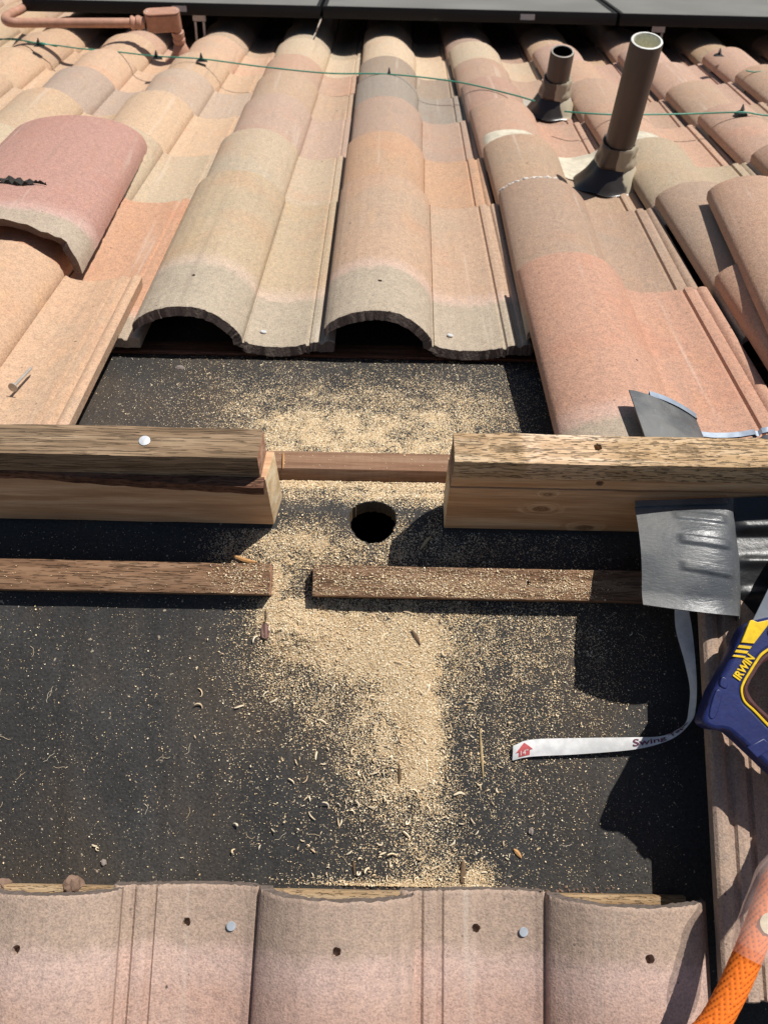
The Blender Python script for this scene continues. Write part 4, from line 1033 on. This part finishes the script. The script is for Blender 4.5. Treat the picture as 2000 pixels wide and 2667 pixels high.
for (u_, v_, r, sd, lab) in ((10, 2302, .0075, 5, 'brown mortar lump at the left edge of the photo'), (335, 2313, .0065, 8, 'crumbled mortar lump against the hump of the left foreground tile'), (245, 2318, .0055, 12, 'small mortar crumb right of the largest lump')):
    lump('mortar_lump', on_near(u_, v_, 0), (r*1.2, r*.85, r*.8), sd, M['mortar'], lab, 'mortar lump')
lump('pebble', on_near(272, 2247, 0), (.0028, .0032, .002), 21, M['mortar2'], 'small grey pebble on the felt at the lower left', 'pebble')
lump('pebble', on_near(1382, 2165, 0), (.003, .0035, .002), 22, M['mortar2'], 'small dark pebble on the felt at the lower right', 'pebble')
lump('pebble', far(*far_xs(468, 960), 0), (.0065, .0035, .0022), 23, M['mortar2'], 'pale crumb on the felt under the far tile heads', 'pebble', nF)
# row of crumbs along the bare head batten (nobody could count them)
V = []; F = []
for i in range(150):
    P = on_near(random.choice((random.uniform(0, 380), random.uniform(230, 370), random.uniform(740, 1180), random.uniform(1380, 1600))), random.uniform(2312, 2333), .0)
    r = random.uniform(.0008, .0028); b0 = len(V)
    for q in ((1, 0, 0), (-.5, .8, 0), (-.5, -.8, 0), (0, 0, 1.1), (.2, .5, .7), (-.3, -.3, .9)): V.append(P+(NX[0]*q[0]+NX[1]*q[1]+nN*q[2])*r*random.uniform(.7, 1.2))
    F += [(b0, b0+1, b0+4), (b0+1, b0+2, b0+5), (b0+2, b0, b0+3), (b0, b0+4, b0+3), (b0+1, b0+5, b0+4), (b0+2, b0+3, b0+5), (b0+3, b0+4, b0+5)]
o = obj('mortar_crumbs', mesh_np('mortar_crumbs', V, F, M['mortar'], False)); o['kind'] = 'stuff'

def strip(name, px, widths, mat, label, cat, fn=on_near, n=nN, lift=.0016, twist=0.0, group=None, thick=.0009):
    C_ = spline([fn(*q) for q in px], 18); V = []; F = []
    for i, P in enumerate(C_):
        d = C_[min(i+1, 17)]-C_[max(i-1, 0)]; d /= np.linalg.norm(d); a = np.cross(n, d); a /= np.linalg.norm(a); t = twist*i/17
        w2 = np.interp(i/17, np.linspace(0, 1, len(widths)), widths); a2 = a*math.cos(t)+n*math.sin(t); n_2 = n*math.cos(t)-a*math.sin(t)
        for sx, sz in ((-1, 0), (0, 1), (1, 0), (0, -.6)): V.append(P+a2*sx*w2+n_2*sz*min(thick, w2)+n*lift)
    for i in range(17):
        for k in range(4): F.append((i*4+k, i*4+(k+1) % 4, i*4+4+(k+1) % 4, i*4+4+k))
    F += [(3, 2, 1, 0), (68, 69, 70, 71)]
    return tag(obj(name, mesh_np(name, V, F, mat, True, 40)), label, cat, group)
M['twig'] = mat_simple('dry_brown_twig', (.17, .11, .065), .85, .2); M['straw'] = mat_simple('straw', (.52, .38, .20), .8, .2); M['leaf'] = mat_simple('dry_brown_leaf', (.20, .115, .095), .8, .25, 0, .001, 90)
M['black_leaf'] = mat_simple('blackened_leaf', (.035, .032, .028), .8, .2, 0, .002, 140); M['chip'] = mat_simple('orange_wood_chip', (.55, .30, .12), .75, .2)
strip('splinter', [(1249, 1900), (1254, 1960), (1258, 2028)], (.0005, .0013, .0014, .0004), M['straw'], 'long thin straw coloured splinter between the sawdust and the tape', 'splinter')
strip('splinter', [(1204, 2240), (1206, 2265), (1204, 2298)], (.0008, .0022, .0026, .002), M['twig'], 'dark brown splinter standing in sawdust at the foreground tile', 'splinter', lift=.003)
strip('splinter', [(608, 1448), (640, 1460), (672, 1466)], (.0012, .0022, .002, .0008), M['chip'], 'orange wood chip beside the end of the left batten', 'wood chip', lift=.004)
strip('splinter', [(1337, 2212), (1348, 2222), (1357, 2236)], (.0008, .0022, .002, .0006), M['chip'], 'curved orange wood chip at the lower right of the felt', 'wood chip')
strip('splinter', [(1072, 1642), (1085, 1662), (1094, 1681)], (.001, .0022, .0018, .0006), M['twig'], 'grey brown splinter in the sawdust below the right batten', 'splinter', lift=.004)
strip('splinter', [(920, 2240), (922, 2258), (923, 2278)], (.0004, .0013, .0011, .0004), M['twig'], 'thin dark splinter left of the sawdust trail near the foreground tile', 'splinter')
strip('splinter', [(1038, 1985), (1041, 2010), (1040, 2038)], (.0004, .0013, .0016, .0006), M['twig'], 'dark splinter in the middle of the sawdust trail', 'splinter', lift=.003)
strip('splinter', [(1095, 1432), (1110, 1410), (1122, 1398)], (.0009, .0018, .0015, .0005), M['straw'], 'wood sliver in the shade under the right ridge board', 'splinter', lift=.003)
strip('splinter', [(0, 1, 0)]*0 or [(738, 1180), (738, 1200), (737, 1222)], (.0006, .0012, .0011, .0006), M['chip'], 'upright orange sliver on the short batten', 'splinter', fn=lambda a, b_: on_far(a, b_, .021), n=nF, lift=.001)
strip('leaf_stalk', [(692, 1590), (693, 1612), (690, 1632)], (.0005, .0007, .0009, .0012), M['twig'], 'x', 'leaf') if False else None
lf = thing('dried_leaf', 'small brown dried leaf on a stalk at the left edge of the sawdust', 'leaf', on_near(690, 1640))
V = []; F = []; P0 = on_near(690, 1645, .004)
pts = [(0, .010), (.0045, .006), (.0058, 0), (.0045, -.0055), (.001, -.008), (-.003, -.0065), (-.0052, -.001), (-.004, .006)]
for lay in (0, 1):
    for x, y in pts: V.append(P0+NX[0]*x+NX[1]*y+nN*(.0016*math.cos(x*500)+.0014*(y/.01)**2-.0008*lay))
n_ = len(pts); F = [tuple(range(n_)), tuple(range(2*n_-1, n_-1, -1))]+[(i, i+n_, (i+1) % n_+n_, (i+1) % n_) for i in range(n_)]
obj('blade', mesh_np('blade', V, F, M['leaf'], False), lf)
V, F = tube(spline([on_near(692, 1588, .004), on_near(694, 1606, .006), on_near(690, 1626, .004), on_near(690, 1640, .0045)], 12), .0007, 6); obj('stalk', mesh_np('stalk', V, F, M['twig']), lf)
# blackened leaf on the broken cap
W0 = cap.matrix_basis; V = []; F = []; nL = 16
for i in range(nL):
    f = i/(nL-1); x = -.030+.085*f; wv = .012*math.sin(min(1, f*1.25)*math.pi)**.6*(1-.55*f)+.0008; yy = .172+.004*math.sin(f*9)-.012*f
    a = math.acos(max(-1, min(1, -x/.148)))
    zz = .070*math.sin(a)**.8*1.015+.001
    for k, (dy, dz) in enumerate(((-1, .004+.004*math.sin(i*2.2)), (0, .0025+.002*math.sin(i*1.3)), (1, .005+.003*math.cos(i*1.9)), (0, .0012))): V.append(W0 @ Vector((x, yy+dy*wv*(1+.3*math.sin(i*3.1)), zz+dz)))
for i in range(nL-1):
    for k in range(4): F.append((i*4+k, i*4+(k+1) % 4, i*4+4+(k+1) % 4, i*4+4+k))
F += [(3, 2, 1, 0), (nL*4-4, nL*4-3, nL*4-2, nL*4-1)]
tag(obj('dried_leaf', mesh_np('dried_leaf', V, F, M['black_leaf'], False)), 'blackened shrivelled leaf on the broken ridge cap tile', 'leaf')

# ------------------------------------------------------------------ sawdust
def field_near():
    """deposits: (points along a line in the near slope's x, s), spread (m), strength"""
    q = lambda *p: [near_xs(*a) for a in p]
    S = []
    S += [(q((600, 1440), (760, 1450)), .018, .42), (q((660, 1415), (830, 1420)), .021, .55), (q((850, 1440), (1000, 1445)), .016, .55), (q((1010, 1430), (1180, 1440)), .026, .34)]
    S += [(q((760, 1470), (745, 1560)), .015, .42), (q((718, 1480), (705, 1600)), .010, .75)]
    S += [(q((730, 1600), (860, 1640)), .022, .85), (q((790, 1650),), .026, 1.05), (q((860, 1630), (1130, 1660)), .040, .62)]
    S += [(q((940, 1690), (1080, 1740)), .032, .62), (q((1060, 1680), (1085, 1860)), .021, .85), (q((1085, 1860), (1100, 2010)), .018, .92), (q((1100, 2010), (1120, 2130)), .022, .42)]
    S += [(q((960, 1780), (1030, 2000)), .040, .46), (q((1040, 2000), (1100, 2260)), .040, .24), (q((1160, 1640), (1450, 1700)), .056, .27), (q((1180, 1760), (1290, 1960)), .055, .15), (q((760, 1720), (960, 1850)), .042, .36)]
    S += [(q((860, 2330), (1090, 2318)), .009, .60), (q((1090, 2310), (1250, 2290)), .012, .55), (q((1000, 1375), (1030, 1345)), .010, .2)]
    S += [(q((1150, 1420), (1500, 1420)), .022, .13), (q((400, 1900), (1500, 1900)), .20, .022), (q((850, 1950), (1300, 2150)), .11, .055), (q((0, 1700), (600, 1700)), .12, .012), (q((1000, 2150), (1500, 2200)), .08, .03)]
    return S
def seg_density(S, X, Y):
    D = np.zeros_like(X)
    for pts, sg, amp in S:
        best = np.full_like(X, 1e9)
        for a, b_ in zip(pts, pts[1:] or pts):
            ax_, ay = a; bx, by = b_; l2 = (bx-ax_)**2+(by-ay)**2+1e-12
            t = np.clip(((X-ax_)*(bx-ax_)+(Y-ay)*(by-ay))/l2, 0, 1)
            best = np.minimum(best, (X-ax_-t*(bx-ax_))**2+(Y-ay-t*(by-ay))**2)
        D = np.maximum(D, amp*np.exp(-best/(2*sg*sg)))+0.25*amp*np.exp(-best/(2*sg*sg))*(D > 0.02)
    return np.clip(D, 0, 1.15)
def vnoise(X, Y, sc, seed):
    r = np.random.default_rng(seed); G = r.random((64, 64)); x = X*sc+seed*3.3; y = Y*sc+seed*1.7
    xi = np.floor(x).astype(int); yi = np.floor(y).astype(int); fx = x-xi; fy = y-yi; fx = fx*fx*(3-2*fx); fy = fy*fy*(3-2*fy)
    g = lambda a, c: G[a % 64, c % 64]
    return (g(xi, yi)*(1-fx)+g(xi+1, yi)*fx)*(1-fy)+(g(xi, yi+1)*(1-fx)+g(xi+1, yi+1)*fx)*fy
def clump(X, Y, seed=1): return .5*vnoise(X, Y, 60, seed)+.3*vnoise(X, Y, 150, seed+1)+.2*vnoise(X, Y, 420, seed+2)
SN = field_near()
qf = lambda *p: [far_xs(*a) for a in p]
SF = [(qf((720, 1160), (1160, 1165)), .032, .72), (qf((760, 1110), (1150, 1110)), .042, .52), (qf((700, 1060), (1200, 1060)), .06, .27), (qf((600, 1000), (1250, 1000)), .10, .06), (qf((300, 1000), (1300, 980)), .12, .012),
      (qf((745, 1262), (1150, 1268)), .010, .95), (qf((760, 1290), (900, 1290)), .012, .40), (qf((920, 1290), (1145, 1300)), .013, .62)]
def in_hole(X, Y, far_side): 
    th_ = TF if far_side else TN; y = Y*math.cos(th_)*(1 if far_side else -1); return (X-HX)**2+(y-HY)**2 < (HR*1.02)**2
parts = []
def sample(fn, x0, x1, y0, y1, n, D):
    X = rng.uniform(x0, x1, n); Y = rng.uniform(y0, y1, n); return X, Y, D(X, Y)
def scatter(side, S, x0, x1, y0, y1, n_try, base, excl=None):
    X = rng.uniform(x0, x1, n_try); Y = rng.uniform(y0, y1, n_try)
    D = seg_density(S, X, Y)+base; D = D*np.clip(1.7*clump(X, Y, 3 if side == 'near' else 9)+.10, 0.1, 1.5)
    cover = .64e-6; dens = -np.log(1-np.clip(D, 0, .97))/cover; keep = rng.random(n_try) < dens*(x1-x0)*(y1-y0)/n_try
    X, Y, D = X[keep], Y[keep], D[keep]
    k = ~in_hole(X, Y, side == 'far')
    if excl is not None: k &= ~excl(X, Y)
    return X[k], Y[k], D[k]
tanx = np.array
def to_world(side, X, Y, H):
    th_ = TF if side == 'far' else TN; sg = 1 if side == 'far' else -1
    return np.stack([X, sg*(Y*math.cos(th_)+H*math.sin(th_)), -Y*math.sin(th_)+H*math.cos(th_)], 1)
def ex_near(X, Y):
    bat = (Y > .0625) & (Y < .099) & ((X < -.0600) | (X > -.0142))
    return bat | (Y > .402) | (X > .392) | ((Y < .021) & ((X < -.057) | (X > .131)))
def ex_far(X, Y):
    return ((Y > .0595) & (Y < .0992) & (X > -.096) & (X < .151)) | ((Y < .021) & ((X < -.057) | (X > .131)))
XN, YN_, DN = scatter('near', SN, -.42, .40, 0.0, .405, 1500000, .010, ex_near)
XF, YF_, DF = scatter('far', SF, -.36, .30, 0.0, .40, 1000000, .0085, ex_far)
SBR = [([(.0, .080), (.10, .082)], .016, .30), ([(.10, .080), (.28, .085)], .016, .34), ([(.12, .092), (.2, .094)], .006, .4)]
SBL = [([(-.10, .08), (-.062, .085)], .018, .30)]
XB, YB, DB = scatter('near', SBR+SBL, -.42, .45, .0642, .0972, 130000, .006, lambda X, Y: (X > -.0612) & (X < -.0128))
XC, YC, DC = scatter('far', [], -.09, .145, .0612, .0978, 60000, .012)
# small mound heights in the densest deposits
def pile(X, Y):
    x0, y0 = near_xs(790, 1650); a = .0095*np.exp(-(((X-x0)/.026)**2+((Y-y0)/.019)**2))*(.66+.40*vnoise(X, Y, 150, 6)+.26*vnoise(X, Y, 330, 16))
    x1, y1 = near_xs(1085, 1860); b_ = .0030*np.exp(-((X-x1)/.016)**2-((Y-y1)/.06)**2)
    x2, y2 = near_xs(1000, 2322); c_ = .0045*np.exp(-((X-x2)/.06)**2-((Y-y2)/.006)**2)*(.5+vnoise(X, Y, 120, 8)); return a+b_+c_
_hx, _hy = near_xs(790, 1650); _ex = rng.normal(0, 1, (6500, 2)); XE, YE = _hx+_ex[:, 0]*.019, _hy+_ex[:, 1]*.0135
_qx = np.concatenate([rng.normal(near_xs(960, 2322)[0], .05, 1500), rng.normal(near_xs(1120, 2305)[0], .035, 1500)]); _qy = np.full(3000, near_xs(1000, 2318)[1])-np.abs(rng.normal(0, .005, 3000))
XE, YE = np.concatenate([XE, _qx]), np.concatenate([YE, _qy]); _k = ~ex_near(XE, YE); XE, YE = XE[_k], YE[_k]
HE = pile(XE, YE)+rng.uniform(0, .0035, len(XE))*np.where(YE < .3, vnoise(XE, YE, 230, 21)*1.6, .6)
mound_n = np.maximum(0, (seg_density(SN, XN, YN_)-.5))*.0022+pile(XN, YN_)
HN = mound_n+rng.uniform(0, .0006, len(XN))
HF = np.maximum(0, seg_density(SF, XF, YF_)-.5)*.003+rng.uniform(0, .0006, len(XF))
P = np.vstack([to_world('near', XE, YE, HE), to_world('near', XN, YN_, HN), to_world('far', XF, YF_, HF), to_world('near', XB, YB, .0192+rng.uniform(0, .0004, len(XB))), to_world('far', XC, YC, .0192+rng.uniform(0, .0004, len(XC)))])
n = len(P); print('sawdust grains', n)
big_ = rng.random(n); ln_ = np.where(big_ > .93, rng.uniform(.0022, .0038, n), rng.uniform(.0010, .0021, n)); DD = np.concatenate([np.full(len(XE), .9), DN, DF, np.full(len(XB), .3), np.full(len(XC), .02)]); ln_ *= np.where(DD < .05, rng.uniform(.42, .85, n), np.where(DD < .2, .80, .90))*.92; wd = ln_*rng.uniform(.36, .68, n)
az = rng.uniform(0, 2*np.pi, n); el = rng.normal(0, .35, n); a = np.stack([np.cos(az)*np.cos(el), np.sin(az)*np.cos(el), np.sin(el)*.6+.02], 1)
rv = rng.normal(size=(n, 3)); c_ = np.cross(a, rv); c_ /= np.linalg.norm(c_, axis=1, keepdims=True)+1e-9; d_ = np.cross(a, c_)
V = np.empty((n, 4, 3)); P2 = P+np.array([0, 0, 1])*wd[:, None]*.45
c_[:, 2] *= .25; c_ /= np.linalg.norm(c_, axis=1, keepdims=True)+1e-9; d_ = np.cross(a, c_); d_ *= np.sign(d_[:, 2:3]+1e-9); a *= 1.0
V[:, 0] = P2+a*ln_[:, None]*.5; V[:, 1] = P2-a*ln_[:, None]*.5+c_*wd[:, None]*.25; V[:, 2] = P2+c_*wd[:, None]*.6+a*ln_[:, None]*.12-d_*wd[:, None]*.18; V[:, 3] = P2-c_*wd[:, None]*.5+d_*wd[:, None]*.22
base = np.arange(n)[:, None, None]*4; F = base+np.array([[0, 1, 2], [0, 2, 3], [0, 3, 1], [1, 3, 2]])[None]
o = obj('sawdust', mesh_fast('sawdust', V.reshape(-1, 3), F.reshape(-1, 3), M['sawdust'])); o['kind'] = 'stuff'
# packed layer under the thickest deposits
M['dustlayer'] = mat_simple('packed_sawdust', (.68, .50, .295), .95, .05, 0, .0008, 420)
def layer(side, S, x0, x1, y0, y1, step, ex, extra, thr):
    nx, ny = int((x1-x0)/step), int((y1-y0)/step); xs = np.linspace(x0, x1, nx); ys = np.linspace(y0, y1, ny); X, Y = np.meshgrid(xs, ys); X, Y = X.ravel(), Y.ravel()
    H = (seg_density(S, X, Y)*(.5+clump(X, Y, 5))-thr)*.0028+extra(X, Y)*.95-.0003+(vnoise(X, Y, 500, 4)-.5)*.0011+(vnoise(X, Y, 260, 14)-.5)*.0012
    bad = ex(X, Y) | in_hole(X, Y, side == 'far') | (H < -.0006); idx = np.arange(nx*ny).reshape(ny, nx)
    Q = np.stack([idx[:-1, :-1], idx[:-1, 1:], idx[1:, 1:], idx[1:, :-1]], -1).reshape(-1, 4); Q = Q[~bad[Q].any(1)]
    if side == 'near': Q = Q[:, ::-1]
    used = np.unique(Q); rm = np.full(nx*ny, -1); rm[used] = np.arange(len(used)); Wd = to_world(side, X[used], Y[used], H[used])
    o = obj('sawdust_pile', mesh_fast('sawdust_pile', Wd, rm[Q], M['dustlayer'])); o['kind'] = 'stuff'; o.data.shade_smooth()
layer('near', SN, -.16, .22, .0, .404, .0010, ex_near, pile, .80)
layer('far', SF, -.08, .17, .0, .14, .0010, ex_far, lambda X, Y: 0*X, .84)
# curled shavings
V = []; F = []
def curl(P, n, fr, size):
    az_ = random.uniform(0, 2*math.pi); d = fr[0]*math.cos(az_)+fr[1]*math.sin(az_); e = np.cross(n, d); tot = random.choice((random.uniform(.2, 1.0), random.uniform(.2, 1.4), random.uniform(1., 3.0), random.uniform(2., 5.5))); L = size; hel = random.uniform(-.35, .35)*size; R = L/max(tot, .3); m_ = max(5, int(tot*4)); w2 = random.uniform(.00028, .0006)*min(1.5, .6+size/.012)
    pp = []
    lean = random.uniform(-.5, .9)
    for i in range(m_+1):
        t = tot*i/m_; x = R*math.sin(t); y = R*(1-math.cos(t)); pp.append(P+d*x+(e*math.cos(lean)+n*abs(math.sin(lean)))*y+n*(.0008+.0005*math.sin(3*i/m_))+e*hel*(i/m_)**2+d*random.uniform(-.04, .04)*R)
    v, f = tube(pp, w2, 4, True, [w2*(.5+.9*math.sin(math.pi*(i+.6)/(m_+1.2))) for i in range(m_+1)]); k = len(V); V.extend(v); F.extend([tuple(q+k for q in ff) for ff in f])
XS, YS, DS = [], [], []
S_sh = [([near_xs(1000, 2000), near_xs(1060, 2200)], .040, 1.0), ([near_xs(900, 2100), near_xs(1180, 2250)], .045, .7), ([near_xs(880, 2330), near_xs(1240, 2300)], .012, 1.5), ([near_xs(850, 1700), near_xs(1100, 1900)], .06, .45), ([near_xs(790, 1660)], .03, .6)]
cnt = 0
while cnt < 430:
    x, y = random.uniform(-.30, .35), random.uniform(.1, .40); dd_ = float(seg_density(S_sh, np.array([x]), np.array([y]))[0])+.008
    if random.random() > dd_ or ex_near(np.array([x]), np.array([y]))[0]: continue
    curl(near(x, y, .0006+float(pile(np.array([x]), np.array([y]))[0])), nN, NX, random.choice((.0025, .003, .003, .004, .004, .005, .006, .008, .011))); cnt += 1
for _ in range(40):
    x, y = random.uniform(-.4, .36), random.uniform(.11, .40)
    if ex_near(np.array([x]), np.array([y]))[0]: continue
    k0 = len(V); a0 = random.uniform(0, 6.28); pp = [near(x, y, .0008)]
    for q in range(9):
        a0 += random.uniform(-.6, .6); pp.append(pp[-1]+(NX[0]*math.cos(a0)+NX[1]*math.sin(a0))*random.uniform(.0008, .0022)+nN*random.uniform(-.0002, .0003))
    v, f = tube(pp, .00016, 4); V.extend(v); F.extend([tuple(z+k0 for z in ff) for ff in f])
for _ in range(70):
    x, y = random.uniform(-.2, .2), random.uniform(.01, .36)
    if not ex_far(np.array([x]), np.array([y]))[0] and not in_hole(np.array([x]), np.array([y]), True)[0]: curl(far(x, y, .0006), nF, FX, random.uniform(.003, .006))
o = obj('wood_shavings', mesh_np('wood_shavings', V, F, M['shaving'], True, 60)); o['kind'] = 'stuff'
